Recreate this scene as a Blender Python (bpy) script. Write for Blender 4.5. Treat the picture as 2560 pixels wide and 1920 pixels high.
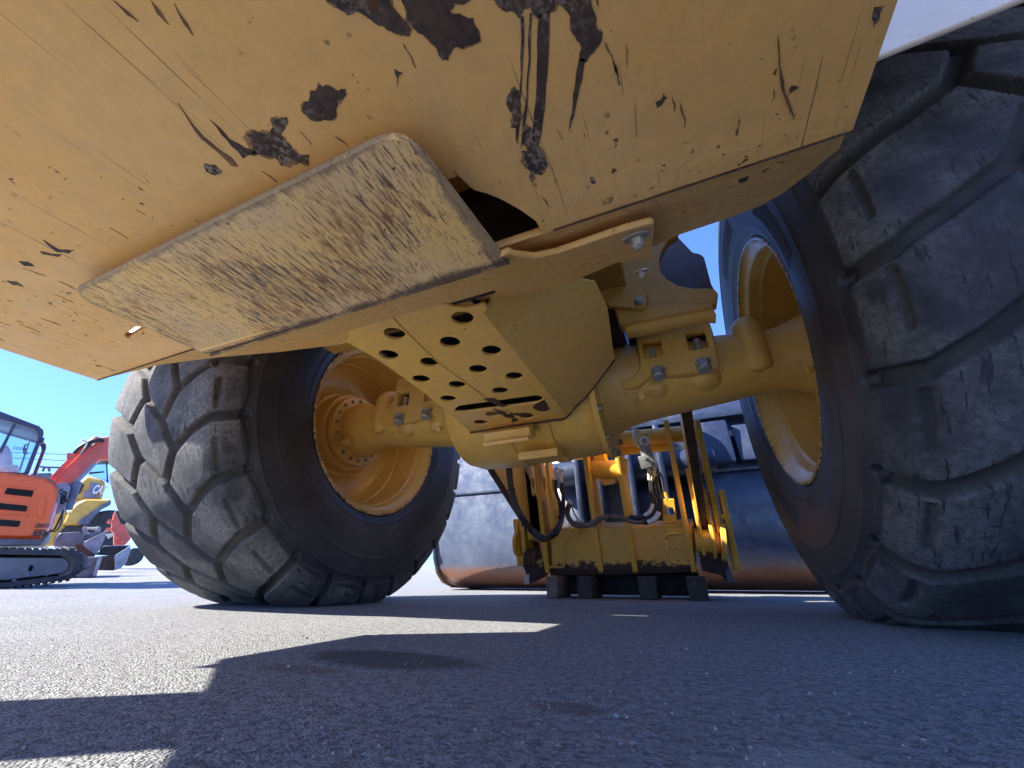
import bpy, bmesh, math, random
import numpy as np
from mathutils import Vector, Matrix, noise
random.seed(7)
for o in list(bpy.data.objects): bpy.data.objects.remove(o)
S = bpy.context.scene
COL = S.collection
R = math.radians

# ------------------------------------------------------------------ camera, sky, sun, exposure
cd = bpy.data.cameras.new('camera'); cam = bpy.data.objects.new('camera', cd); COL.objects.link(cam)
cd.sensor_width = 36; cd.lens = 13.814; cd.clip_start = .01; cd.clip_end = 3000
cr, cu, cf = Vector((.91794,.39672,-.00069)), Vector((.17608,-.40586,.89681)), Vector((-.3555,.82334,.44241))
cam.matrix_world = Matrix(((cr.x,cu.x,-cf.x,.4806),(cr.y,cu.y,-cf.y,-1.443),(cr.z,cu.z,-cf.z,.0974),(0,0,0,1)))
S.camera = cam
SUN = Vector((1.14,.68,-1)).normalized()
w = bpy.data.worlds.new('World'); S.world = w; w.use_nodes = True
wn = w.node_tree; bg = wn.nodes['Background']
sk = wn.nodes.new('ShaderNodeTexSky'); sk.sky_type = 'NISHITA'; sk.sun_disc = False
sk.sun_elevation = math.asin(-SUN.z); sk.sun_rotation = math.atan2(-SUN.x, -SUN.y) % (2*math.pi)
sk.altitude = 300; sk.air_density = 1.0; sk.dust_density = .1; sk.ozone_density = 4.0
gm = wn.nodes.new('ShaderNodeGamma'); gm.inputs[1].default_value = .7
tn = wn.nodes.new('ShaderNodeMix'); tn.data_type = 'RGBA'; tn.blend_type = 'MULTIPLY'; tn.inputs[0].default_value = 1; tn.inputs[7].default_value = (.34,.50,.90,1)
wn.links.new(sk.outputs[0], gm.inputs[0]); wn.links.new(gm.outputs[0], tn.inputs[6]); wn.links.new(tn.outputs[2], bg.inputs[0]); bg.inputs[1].default_value = .088
sl = bpy.data.lights.new('sun', 'SUN'); sl.energy = 2.0; sl.angle = R(.5); sl.color = (1,.95,.86)
so = bpy.data.objects.new('sun', sl); COL.objects.link(so); so.rotation_euler = SUN.to_track_quat('-Z','Y').to_euler()
S.view_settings.view_transform = 'Standard'; S.view_settings.look = 'None'
S.view_settings.exposure = 3.1; S.view_settings.gamma = 1; S.view_settings.use_curve_mapping = False
S.render.engine = 'CYCLES'
S.cycles.max_bounces = 10; S.cycles.diffuse_bounces = 6; S.cycles.glossy_bounces = 4; S.cycles.sample_clamp_indirect = 6

# ------------------------------------------------------------------ node helpers
class N:
    def __init__(s, name):
        s.m = bpy.data.materials.new(name); s.m.use_nodes = True; s.t = s.m.node_tree
        s.b = s.t.nodes['Principled BSDF']; s.co = s.t.nodes.new('ShaderNodeTexCoord').outputs['Object']
    def n(s, k): return s.t.nodes.new(k)
    def lk(s, a, b):
        if isinstance(a, (int, float)): b.default_value = a
        elif isinstance(a, tuple): b.default_value = (*a, 1) if len(a) == 3 and len(b.default_value) == 4 else a
        else: s.t.links.new(a, b)
    def map(s, sc=(1,1,1), rot=(0,0,0), loc=(0,0,0), src=None):
        m = s.n('ShaderNodeMapping'); s.lk(src or s.co, m.inputs[0]); m.inputs['Scale'].default_value = sc
        m.inputs['Rotation'].default_value = rot; m.inputs['Location'].default_value = loc; return m.outputs[0]
    def noise(s, scale, detail=6, rough=.6, vec=None, dist=0):
        x = s.n('ShaderNodeTexNoise'); s.lk(vec or s.co, x.inputs['Vector']); x.inputs['Scale'].default_value = scale
        x.inputs['Detail'].default_value = detail; x.inputs['Roughness'].default_value = rough
        x.inputs['Distortion'].default_value = dist; return x.outputs['Fac']
    def voro(s, scale, feat='F1', vec=None, out='Distance'):
        x = s.n('ShaderNodeTexVoronoi'); x.feature = feat; s.lk(vec or s.co, x.inputs['Vector'])
        x.inputs['Scale'].default_value = scale; return x.outputs[out]
    def ramp(s, f, a, b, lo=0., hi=1.):
        x = s.n('ShaderNodeMapRange'); x.interpolation_type = 'SMOOTHSTEP'; s.lk(f, x.inputs[0])
        for i, v in ((1,a),(2,b),(3,lo),(4,hi)): x.inputs[i].default_value = v
        return x.outputs[0]
    def math(s, op, a, b=0.):
        x = s.n('ShaderNodeMath'); x.operation = op; s.lk(a, x.inputs[0]); s.lk(b, x.inputs[1]); return x.outputs[0]
    def mix(s, f, a, b):
        x = s.n('ShaderNodeMix'); x.data_type = 'RGBA'; s.lk(f, x.inputs[0]); s.lk(a, x.inputs[6]); s.lk(b, x.inputs[7]); return x.outputs[2]
    def sep(s, v=None):
        x = s.n('ShaderNodeSeparateXYZ'); s.lk(v or s.co, x.inputs[0]); return x.outputs
    def bump(s, h, st=.3, d=.002, nrm=None):
        x = s.n('ShaderNodeBump'); x.inputs['Strength'].default_value = st; x.inputs['Distance'].default_value = d
        s.lk(h, x.inputs['Height'])
        if nrm: s.lk(nrm, x.inputs['Normal'])
        return x.outputs[0]
    def out(s, col, rough=.5, nrm=None, metal=0., spec=.5, coat=0.):
        s.lk(col, s.b.inputs['Base Color']); s.lk(rough, s.b.inputs['Roughness']); s.lk(metal, s.b.inputs['Metallic'])
        s.b.inputs['Specular IOR Level'].default_value = spec
        if coat: s.b.inputs['Coat Weight'].default_value = coat; s.b.inputs['Coat Roughness'].default_value = .15
        if nrm: s.lk(nrm, s.b.inputs['Normal'])
        return s.m

RUST = (.085,.035,.018); RUSTD = (.028,.017,.014)
def paint(name, col, col2, rough=.42, scr=(70,2.2,70), scr_amt=.0, speck=.3, rust_low=None, metal_fade=0., bumpst=.15, dust=.25, ripple=None):
    k = N(name)
    big = k.ramp(k.noise(3.5, 4), .35, .7)
    c = k.mix(big, col, col2)
    fine = k.ramp(k.noise(38, 8, .7), .35, .75)
    c = k.mix(k.math('MULTIPLY', fine, dust), c, (.36,.27,.17))
    sc = k.noise(1, 9, .68, k.map(scr)); sc2 = k.noise(1, 5, .6, k.map((scr[0]*3.1, scr[1]*1.7, scr[2]*3.1), (0,0,.12)))
    zone = k.ramp(k.noise(2.3, 3, .5, k.map((1,1,1), (0,0,0), (4,2,7))), .42, .66)
    # pale rubbed streaks
    c = k.mix(k.math('MULTIPLY', k.ramp(sc2, .56, .68), .22), c, (.62,.45,.24))
    if scr_amt > 0:
        th = .745 - .2*scr_amt
        m = k.math('MULTIPLY', k.ramp(sc, th, th+.05), k.ramp(zone, 0, 1, .35+.5*scr_amt, 1))
        m2 = k.math('MULTIPLY', k.ramp(sc2, th+.01, th+.045), .8)
        m = k.math('MAXIMUM', m, m2)
        c = k.mix(m, c, k.mix(k.noise(120), RUST, RUSTD))
    sp = k.ramp(k.noise(85, 3, .5), .75-.08*speck, .79-.08*speck)
    sp = k.math('MULTIPLY', sp, k.ramp(k.noise(6, 3), .45, .62))
    c = k.mix(sp, c, k.mix(k.noise(200), RUST, (.16,.06,.02)))
    if rust_low:
        z = k.sep()[2]
        d = k.math('ADD', z, k.math('MULTIPLY', k.math('SUBTRACT', k.noise(30, 8, .75), .5), rust_low[1]*1.6))
        mm = k.ramp(d, rust_low[0], rust_low[0]+.022, 1, 0)
        c = k.mix(mm, c, k.mix(k.noise(60, 6), (.06,.026,.02), (.025,.014,.015)))
    h = k.math('ADD', k.noise(9, 3), k.math('MULTIPLY', k.noise(140, 6, .7), .25))
    h = k.math('SUBTRACT', h, k.math('MULTIPLY', sp, .6))
    if ripple:
        Yc = k.sep()[1]; h = k.math('ADD', h, k.math('MULTIPLY', k.math('MULTIPLY', k.noise(48, 4, .6), k.ramp(k.math('ADD', Yc, k.math('MULTIPLY', k.noise(7), .05)), ripple-.02, ripple+.01)), 3.5))
    rg = k.ramp(k.noise(12, 5), .3, .7, rough-.08, rough+.16)
    return k.out(c, rg, k.bump(h, bumpst, .004), 0, .5)

M = {}
M['belly'] = paint('faded_yellow_belly_paint', (.82,.465,.13), (.80,.49,.18), .48, (75,2.0,75), .48, 1.1, bumpst=.2, dust=.26, ripple=-1.09)
M['cast'] = paint('yellow_axle_paint', (.76,.45,.075), (.70,.43,.11), .40, (40,40,40), 0, .8, bumpst=.35, dust=.36)
M['guard'] = paint('yellow_guard_paint', (.80,.47,.09), (.76,.45,.12), .42, (60,3,60), .12, .8, bumpst=.16, dust=.3)
M['rimp'] = paint('yellow_rim_paint', (.74,.47,.11), (.70,.44,.12), .30, (30,30,30), 0, .7, bumpst=.12, dust=.14)
M['frame'] = paint('yellow_frame_paint', (.55,.30,.045), (.50,.28,.06), .42, (30,30,4), .05, .4, bumpst=.15, dust=.2)
M['coupler'] = paint('yellow_coupler_paint', (.80,.44,.04), (.72,.40,.07), .42, (40,40,5), .1, 1.1, bumpst=.18, dust=.22)
M['coupler_box'] = paint('yellow_coupler_box_paint', (.76,.43,.05), (.66,.38,.09), .45, (40,40,5), .12, 1.6, rust_low=(.155,.11), bumpst=.2, dust=.3)
M['cyel'] = paint('bright_yellow_paint', (.78,.42,.02), (.74,.40,.03), .4, (30,30,6), .05, .5, bumpst=.15, dust=.1)
M['cream'] = paint('cream_fender_paint', (.90,.78,.66), (.88,.74,.62), .5, (6,40,40), .05, .4, bumpst=.1, dust=.12)

def wear():
    k = N('worn_scraped_plate'); X, Y, Z = k.sep()
    yel = k.mix(k.ramp(k.noise(9, 5), .35, .65), (.86,.58,.21), (.80,.56,.28))
    grey = k.ramp(k.noise(5, 5, .6, k.map((1,.5,1))), .46, .66)
    c = k.mix(k.math('MULTIPLY', grey, .32), yel, (.40,.33,.28))
    st1 = k.noise(1, 10, .72, k.map((240,32,240), (0,0,-.12))); st2 = k.noise(1, 10, .7, k.map((430,60,430), (0,0,-.05)))
    zone = k.ramp(k.noise(6.5, 4, .55), .34, .62)
    cen = k.ramp(k.math('ABSOLUTE', k.math('ADD', Y, 1.17)), .03, .13, 1, .5)
    th = k.math('MULTIPLY', zone, cen)
    m1 = k.ramp(k.math('ADD', st1, k.math('MULTIPLY', th, .09)), .575, .635)
    m2 = k.math('MULTIPLY', k.ramp(k.math('ADD', st2, k.math('MULTIPLY', th, .08)), .555, .62), .7)
    m = k.math('MAXIMUM', m1, m2)
    rc = k.mix(k.ramp(k.noise(22, 6), .4, .6), (.27,.12,.05), (.15,.105,.08))
    c = k.mix(m, c, rc)
    xs_ = k.ramp(k.noise(1, 8, .7, k.map((40,260,40), (0,0,.5))), .63, .66); c = k.mix(k.math('MULTIPLY', xs_, .5), c, (.17,.09,.05))
    fl = k.ramp(k.noise(110, 8, .75), .60, .63); fl = k.math('MULTIPLY', fl, k.ramp(k.noise(8, 3, .5, k.map((1,1,1),(0,0,0),(3,3,3))), .5, .6))
    c = k.mix(fl, c, (.06,.035,.025))
    pt = k.ramp(k.voro(150), .10, .16, 1, 0); pt = k.math('MULTIPLY', pt, k.ramp(k.noise(7, 4), .45, .55)); c = k.mix(k.math('MULTIPLY', pt, .8), c, (.16,.06,.025))
    # worn bare border
    ex = k.math('SUBTRACT', .302, k.math('ABSOLUTE', k.math('ADD', X, .0))); ey = k.math('ADD', Y, 1.278); ey2 = k.math('SUBTRACT', -1.083, Y)
    e = k.math('MINIMUM', k.math('MINIMUM', ex, ey), 1.0)
    nb = k.math('MULTIPLY', k.math('SUBTRACT', k.noise(34, 8, .75), .5), .035)
    b1 = k.ramp(k.math('ADD', e, nb), .001, .009, .7, 0)
    c = k.mix(b1, c, (.19,.14,.11))
    b2 = k.ramp(k.math('ADD', k.math('ABSOLUTE', ey2), k.math('MULTIPLY', k.math('SUBTRACT', k.noise(14, 8, .75), .5), .05)), .0, .012, .9, 0)
    c = k.mix(b2, c, k.mix(k.noise(90), (.10,.05,.035), (.05,.04,.045)))
    h = k.math('SUBTRACT', k.noise(30, 6, .7), k.math('MULTIPLY', m, .5))
    return k.out(c, .55, k.bump(h, .25, .003), 0, .4)
M['wear'] = wear()

def rusty(name, a=(.10,.064,.048), b=(.042,.032,.034), pale=(.34,.28,.23), pm=.35, sc=(1,1,1)):
    k = N(name); v = k.map(sc)
    c = k.mix(k.ramp(k.noise(38, 8, .7, v), .35, .65), a, b)
    z = k.ramp(k.noise(14, 4, .5, v), .40, .58)
    p = k.math('MULTIPLY', k.ramp(k.noise(150, 4, .6, v), .45, .62), k.math('MULTIPLY', z, pm))
    c = k.mix(p, c, pale)
    c = k.mix(k.ramp(k.noise(70, 5, .6), .62, .68), c, (.12,.045,.02))
    return k.out(c, .7, k.bump(k.noise(130, 6, .75), .6, .003), 0, .3)
M['chip'] = rusty('bare_rusted_steel', pm=.8)
M['edge'] = rusty('rusty_edge_steel', (.095,.045,.028), (.04,.024,.02), (.22,.15,.1), .3)
M['scratch'] = rusty('thin_rust_scratch', (.24,.125,.06), (.13,.07,.045), (.3,.2,.12), .3)
M['halo'] = rusty('orange_rust_stain', (.40,.24,.10), (.27,.14,.06), (.5,.34,.18), .3)
M['dark_rust'] = rusty('dark_rust_steel', (.06,.032,.024), (.025,.018,.018), (.16,.12,.1), .3)

def simple(name, col, rough=.5, metal=0., var=.25, sc=20, bst=.2, spec=.5):
    k = N(name); c2 = tuple(min(1, x*(1+var)+.01*var) for x in col)
    c = k.mix(k.ramp(k.noise(sc, 6, .65), .3, .7), tuple(x*(1-var) for x in col), c2)
    return k.out(c, k.ramp(k.noise(sc*.7, 4), .3, .7, max(.05, rough-.1), min(1, rough+.1)), k.bump(k.noise(sc*6, 5), bst, .002), metal, spec)
M['zinc'] = simple('zinc_bolt', (.42,.41,.38), .42, .55, .3, 90, .4)
M['hub_bolt'] = simple('dusty_bolt', (.30,.24,.15), .5, .2, .3, 60, .3)
M['black'] = simple('black_hose', (.018,.018,.02), .42, 0, .3, 40)
M['brown_hose'] = simple('dusty_brown_hose', (.12,.095,.075), .6, 0, .3, 40)
M['white'] = simple('white_sleeve', (.75,.76,.78), .4, 0, .1, 40)
M['cream_fit'] = simple('cream_fitting', (.62,.56,.42), .45, .1, .2, 60)
M['alu'] = simple('aluminium_block', (.30,.31,.30), .45, .6, .3, 70, .5)
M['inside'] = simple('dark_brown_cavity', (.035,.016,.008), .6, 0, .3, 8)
M['void'] = simple('black_cavity', (.008,.008,.009), .7, 0, .3, 8)  # black standing in for deep shade inside openings; also some plain black parts
M['brown_frame'] = simple('brown_frame_inner', (.085,.036,.018), .4, 0, .3, 7)
M['orange'] = simple('orange_paint', (.80,.115,.018), .28, 0, .08, 3, .03)
M['salmon'] = simple('faded_red_paint', (.62,.12,.075), .4, 0, .12, 5, .05)
M['far_yellow'] = simple('far_yellow_paint', (.62,.36,.06), .42, 0, .14, 3, .05)
M['slate'] = simple('slate_grey_steel', (.11,.12,.15), .45, .1, .3, 6)
M['pale_slate'] = simple('pale_grey_steel', (.24,.27,.33), .45, .1, .3, 5)
M['track_grey'] = simple('grey_track_frame', (.13,.135,.16), .5, 0, .2, 4)
M['rubber_track'] = simple('black_rubber_track', (.035,.035,.038), .7, 0, .35, 14)
M['indigo'] = simple('indigo_cab_frame', (.035,.035,.075), .35, 0, .2, 4)
M['louvre'] = simple('black_louvre', (.004,.004,.005), .9, 0, .3, 20)
M['wire'] = simple('power_wire', (.10,.13,.18), .6, 0, .1, 5)
M['text'] = simple('dark_lettering', (.03,.025,.03), .5, 0, .1, 5)
M['white_text'] = simple('white_lettering', (.8,.82,.86), .5, 0, .05, 5)
M['red_text'] = simple('red_mark', (.5,.02,.02), .5, 0, .05, 5)
M['lilac'] = simple('pale_decal', (.22,.21,.27), .5, 0, .12, 6)
M['seat'] = simple('pink_seat_cover', (.60,.45,.50), .6, 0, .1, 6)
M['wood'] = None

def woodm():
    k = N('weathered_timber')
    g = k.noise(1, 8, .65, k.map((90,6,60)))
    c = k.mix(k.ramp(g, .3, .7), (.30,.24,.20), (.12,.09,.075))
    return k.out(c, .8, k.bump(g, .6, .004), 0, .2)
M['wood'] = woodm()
M['shaded_wood'] = simple('shaded_timber', (.035,.03,.03), .7, 0, .4, 30, .5)  # timber darkened so its colour carries the shade under the coupler

def glassm():
    k = N('tinted_cab_glass'); k.b.inputs['Transmission Weight'].default_value = .85
    k.b.inputs['IOR'].default_value = 1.1
    return k.out((.55,.78,.92), .03, None, 0, .6)
M['glass'] = glassm()

def rubber(name, dustc, amt):
    k = N(name); at = k.n('ShaderNodeAttribute'); at.attribute_name = 'groove'; g = at.outputs['Fac']
    at2 = k.n('ShaderNodeAttribute'); at2.attribute_name = 'tread'; tr = at2.outputs['Fac']
    side = k.mix(k.ramp(k.noise(6, 5), .35, .7), (.026,.026,.031), (.05,.05,.056))
    crk = k.noise(1, 8, .7, k.map((90,14,14)))
    cf = k.noise(85, 9, .8)
    top = k.mix(k.ramp(cf, .38, .60), tuple(x*.5 for x in dustc), tuple(x*1.1 for x in dustc))
    top = k.mix(k.ramp(crk, .57, .62), top, (.025,.025,.025))
    cut = k.ramp(k.noise(1, 8, .75, k.map((18,70,40), (.5,0,.3))), .655, .675); top = k.mix(cut, top, (.02,.02,.02))
    top = k.mix(k.ramp(k.noise(4.5, 4), .35, .65, 0, amt), side, top)
    gr = k.mix(k.ramp(k.noise(12, 6), .3, .7), (.04,.04,.042), (.07,.066,.062))
    trd = k.mix(g, top, gr)
    c = k.mix(tr, side, trd)
    sc = k.ramp(k.noise(1, 7, .7, k.map((26,26,90), (.3,.2,0))), .66, .71)
    c = k.mix(k.math('MULTIPLY', sc, .5), c, (.14,.13,.12))
    h = k.math('ADD', k.math('MULTIPLY', cf, k.ramp(tr, 0, 1, .15, 1.0)), k.math('MULTIPLY', crk, k.ramp(tr, 0, 1, .0, -.7)))
    return k.out(c, k.ramp(tr, 0, 1, .50, .8), k.bump(h, .7, .006), 0, .45)
M['tyre'] = rubber('dusty_tyre_rubber', (.175,.172,.165), .95)

def rimmat():
    m = M['rimp'].copy(); m.name = 'rim_paint_with_rusty_lip'; t = m.node_tree; b = t.nodes['Principled BSDF']
    k = N.__new__(N); k.m = m; k.t = t; k.b = b; k.co = [n for n in t.nodes if n.type == 'TEX_COORD'][0].outputs['Object']
    old = b.inputs['Base Color'].links[0].from_socket
    X, Y, Z = k.sep(); r2 = k.math('SQRT', k.math('ADD', k.math('MULTIPLY', Y, Y), k.math('MULTIPLY', Z, Z)))
    f = k.math('MULTIPLY', k.ramp(r2, .402, .417), k.ramp(k.noise(55, 6, .7), .42, .56))
    f = k.math('MULTIPLY', f, k.ramp(X, .27, .29))
    c = k.mix(f, old, k.mix(k.noise(90), (.20,.075,.03), (.07,.035,.025)))
    k.lk(c, b.inputs['Base Color']); return m
M['rim'] = rimmat()

def blackblue():
    k = N('bucket_navy_paint'); Z = k.sep()[2]
    c = k.mix(k.ramp(k.noise(2.2, 5), .35, .7), (.010,.018,.050), (.022,.032,.065))
    X = k.sep()[0]; lw = k.ramp(X, -1.3, .2, 1, .12)  # paler towards the left: sunlit side put into the colour, mixed with wear
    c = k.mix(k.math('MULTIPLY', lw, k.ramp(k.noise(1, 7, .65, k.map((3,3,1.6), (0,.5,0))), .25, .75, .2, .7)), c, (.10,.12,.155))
    c = k.mix(k.math('MULTIPLY', k.ramp(k.noise(26, 9, .75), .48, .7), .12), c, (.16,.19,.24))
    s1 = k.ramp(k.noise(1, 9, .72, k.map((34,34,3.5))), .60, .68); c = k.mix(k.math('MULTIPLY', s1, k.ramp(Z, .3, .75, .8, .1)), c, (.16,.15,.15))
    s2 = k.ramp(k.noise(1, 7, .7, k.map((6,6,30), (0,.6,0))), .67, .70); c = k.mix(k.math('MULTIPLY', s2, .6), c, (.30,.28,.27))
    o = k.ramp(k.noise(9, 8, .75), .64, .68); c = k.mix(k.math('MULTIPLY', o, k.ramp(Z, .25, .8, .8, .15)), c, (.36,.15,.09))
    rz = k.math('ADD', Z, k.math('MULTIPLY', k.math('SUBTRACT', k.noise(9, 7, .7, k.map((3,1,.5))), .5), .13))
    c = k.mix(k.ramp(rz, .13, .21, 1, 0), c, k.mix(k.noise(30, 6), (.20,.085,.045), (.10,.05,.035)))
    return k.out(c, k.ramp(k.noise(14, 5), .3, .7, .28, .5), k.bump(k.noise(18, 6), .25, .006), 0, .55)
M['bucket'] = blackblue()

def groundm():
    k = N('worn_asphalt'); X, Y, Z = k.sep()
    agg = k.voro(430); agg2 = k.voro(230); n1 = k.noise(95, 10, .78)
    base = k.mix(k.ramp(k.noise(1.7, 6), .3, .7), (.35,.355,.36), (.43,.43,.43))
    base = k.mix(k.ramp(n1, .36, .60), (.15,.15,.15), base)
    cellc = k.voro(260, out='Color'); v = k.n('ShaderNodeSeparateColor'); k.lk(cellc, v.inputs[0])
    base = k.mix(k.ramp(v.outputs[0], .90, .97), base, (.42,.41,.39))
    base = k.mix(k.ramp(v.outputs[1], .90, .97), base, (.16,.16,.165))
    def blob(cx, cy, rx, ry, col, f, soft=.5):
        nonlocal base
        a = k.math('DIVIDE', k.math('SUBTRACT', X, cx), rx); b = k.math('DIVIDE', k.math('SUBTRACT', Y, cy), ry)
        d = k.math('ADD', k.math('MULTIPLY', a, a), k.math('MULTIPLY', b, b))
        d = k.math('ADD', d, k.math('MULTIPLY', k.math('SUBTRACT', k.noise(28, 8, .75), .5), 1.8))
        base = k.mix(k.ramp(d, 1-soft, 1+soft, f, 0), base, col)
    blob(.075,-.925,.13,.055,(.07,.062,.056),.75,.45)
    blob(.52,-1.10,.035,.03,(.42,.42,.43),.6)
    blob(.02,-1.02,.06,.02,(.16,.10,.075),.5)
    blob(.36,-1.045,.03,.018,(.17,.11,.09),.6)
    h = k.math('ADD', k.math('MULTIPLY', agg, -1.0), k.math('MULTIPLY', n1, .9))
    h = k.math('ADD', h, k.math('MULTIPLY', agg2, -.6))
    h = k.math('ADD', h, k.math('MULTIPLY', k.noise(14, 5), 1.2))
    return k.out(base, .78, k.bump(h, 1.0, .0048), 0, .35)
M['ground'] = groundm()

# ------------------------------------------------------------------ geometry helpers
def link(name, me, mat=None, parent=None, smooth=False, loc=None):
    if mat is not None and not me.materials: me.materials.append(M[mat] if isinstance(mat, str) else mat)
    if smooth:
        me.shade_smooth()
    o = bpy.data.objects.new(name, me); COL.objects.link(o)
    if parent: o.parent = parent
    if loc: o.location = loc
    return o
def tag(o, label, cat=None, group=None, kind=None):
    if label: o['label'] = label
    if cat: o['category'] = cat
    if group: o['group'] = group
    if kind: o['kind'] = kind
    return o
def empty(name, loc=(0,0,0), parent=None):
    o = bpy.data.objects.new(name, None); COL.objects.link(o); o.location = loc; o.empty_display_size = .1
    if parent: o.parent = parent
    return o
def meshf(name, vs, fs):
    me = bpy.data.meshes.new(name); me.from_pydata([tuple(v) for v in vs], [], fs); me.update(); return me
V = Vector
def rc(pts, r, seg=5):
    P = [V(p) for p in pts]; out = []; n = len(P)
    rr = r if isinstance(r, (list, tuple)) else [r]*n
    for i in range(n):
        a, b, c = P[i-1], P[i], P[(i+1) % n]; q = rr[i]
        if q <= 0: out.append(b); continue
        la, lc = (a-b).length, (c-b).length; q1 = min(q, la*.48); q2 = min(q, lc*.48)
        s, e = b+(a-b)*(q1/la), b+(c-b)*(q2/lc)
        for j in range(seg+1):
            t = j/seg; out.append(s*(1-t)**2+b*2*t*(1-t)+e*t*t)
    return out
def rough(pts, amp=.25, it=3, seed=0):
    rnd = random.Random(seed); P = [V(p) for p in pts]
    for _ in range(it):
        Q = []
        for i in range(len(P)):
            a, b = P[i], P[(i+1) % len(P)]; d = b-a; Q.append(a)
            L = d.length; per = V((-d.y, d.x, 0)) if abs(d.z) < 1e-4 else d.cross(V((.3,.5,.8)))
            Q.append(a+d*(.5+rnd.uniform(-.12,.12))+per*rnd.uniform(-amp, amp))
        P = Q; amp *= .85
    return P
def circle(c, r, u, v, seg=24, rx=None):
    return [V(c)+V(u)*(rx or r)*math.cos(2*math.pi*i/seg)+V(v)*r*math.sin(2*math.pi*i/seg) for i in range(seg)]
def frame_of(n):
    n = V(n).normalized(); a = V((1,0,0)) if abs(n.x) < .8 else V((0,1,0)); u = (a-n*a.dot(n)).normalized(); return u, n.cross(u), n
def plate_mesh(pts, n, t, holes=(), bev=.0012):
    """flat plate: outline pts (3D, on a plane), thickened by t along n"""
    u, v, n = frame_of(n); O = V(pts[0])
    cu_ = bpy.data.curves.new('tmp', 'CURVE'); cu_.dimensions = '2D'; cu_.fill_mode = 'BOTH'
    bev = min(bev, t*.3); cu_.extrude = max(t/2-bev, 1e-5); cu_.bevel_depth = bev; cu_.bevel_resolution = 0; cu_.offset = -bev
    for loop in [pts]+list(holes):
        q = [((V(p)-O).dot(u), (V(p)-O).dot(v)) for p in loop]
        A = sum(q[i-1][0]*q[i][1]-q[i][0]*q[i-1][1] for i in range(len(q)))
        want = (loop is pts)
        if (A > 0) != want: q.reverse()
        sp = cu_.splines.new('POLY'); sp.points.add(len(q)-1); sp.use_cyclic_u = True
        for i, (a, b) in enumerate(q): sp.points[i].co = (a, b, 0, 1)
    ob = bpy.data.objects.new('tmp', cu_); me = bpy.data.meshes.new_from_object(ob)
    bpy.data.objects.remove(ob); bpy.data.curves.remove(cu_)
    Mx = Matrix(((u.x,v.x,n.x,0),(u.y,v.y,n.y,0),(u.z,v.z,n.z,0),(0,0,0,1))); Mx.translation = O+n*(t/2)
    me.transform(Mx); me.update(); me.materials.clear(); return me
def plate(name, pts, n, t, mat, parent=None, holes=(), bev=.0012, edge=None):
    me = plate_mesh(pts, n, t, holes, bev); me.materials.append(M[mat])
    if edge:
        me.materials.append(M[edge]); nn = V(n).normalized()
        for p in me.polygons:
            if abs(p.normal.dot(nn)) < .5: p.material_index = 1
    return link(name, me, None, parent)
def sweep_mesh(path, r, seg=10, closed=False):
    P = [V(p) for p in path]; vs = []; fs = []; n = len(P); up = V((.13,.27,.95))
    for i, p in enumerate(P):
        d = (P[min(i+1, n-1)]-P[max(i-1, 0)]).normalized()
        a = (up-d*up.dot(d))
        if a.length < .1: a = V((1,0,0))-d*d.x
        a.normalize(); up = a; b = d.cross(a); q = r[i] if isinstance(r, list) else r
        for j in range(seg):
            t = 2*math.pi*j/seg; vs.append(p+a*math.cos(t)*q+b*math.sin(t)*q)
    for i in range(n-1):
        for j in range(seg):
            k = (j+1) % seg; fs.append((i*seg+j, i*seg+k, (i+1)*seg+k, (i+1)*seg+j))
    fs.append(tuple(range(seg))[::-1]); fs.append(tuple((n-1)*seg+j for j in range(seg)))
    return vs, fs
def spline(pts, m=8):
    P = [V(p) for p in pts]; P = [P[0]*2-P[1]]+P+[P[-1]*2-P[-2]]; out = []
    for i in range(1, len(P)-2):
        a, b, c, d = P[i-1:i+3]
        for j in range(m):
            t = j/m; out.append(.5*((2*b)+(c-a)*t+(2*a-5*b+4*c-d)*t*t+(3*b-a-3*c+d)*t**3))
    out.append(P[-2]); return out
def tube(name, pts, r, mat, parent=None, seg=10, m=8, smooth=True):
    vs, fs = sweep_mesh(spline(pts, m) if m > 1 else pts, r, seg); return link(name, meshf(name, vs, fs), mat, parent, smooth)
def cyl_geo(p0, p1, r, seg=20, r1=None, ch=.0):
    p0, p1 = V(p0), V(p1); d = (p1-p0); L = d.length; d.normalize(); u, v, n = frame_of(d); r1 = r if r1 is None else r1
    prof = [(0, r-ch), (ch, r), (L-ch, r1), (L, r1-ch)] if ch else [(0, r), (L, r1)]
    vs = []; fs = []
    for h, q in prof:
        for j in range(seg): t = 2*math.pi*j/seg; vs.append(p0+n*h+u*q*math.cos(t)+v*q*math.sin(t))
    for i in range(len(prof)-1):
        for j in range(seg): k = (j+1) % seg; fs.append((i*seg+j, i*seg+k, (i+1)*seg+k, (i+1)*seg+j))
    fs.append(tuple(range(seg))[::-1]); fs.append(tuple((len(prof)-1)*seg+j for j in range(seg)))
    return vs, fs
def join_geo(gs):
    vs = []; fs = []
    for a, b in gs:
        o = len(vs); vs += list(a); fs += [tuple(i+o for i in f) for f in b]
    return vs, fs
def auto(o, ang=35):
    me = o.data; me.shade_smooth()
    bm = bmesh.new(); bm.from_mesh(me); bmesh.ops.recalc_face_normals(bm, faces=bm.faces)
    for e in bm.edges:
        if len(e.link_faces) == 2 and e.calc_face_angle(0) > R(ang): e.smooth = False
    bm.to_mesh(me); bm.free(); return o
def cyl(name, p0, p1, r, mat, parent=None, seg=20, r1=None, ch=.0015):
    return auto(link(name, meshf(name, *cyl_geo(p0, p1, r, seg, r1, ch)), mat, parent))
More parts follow.
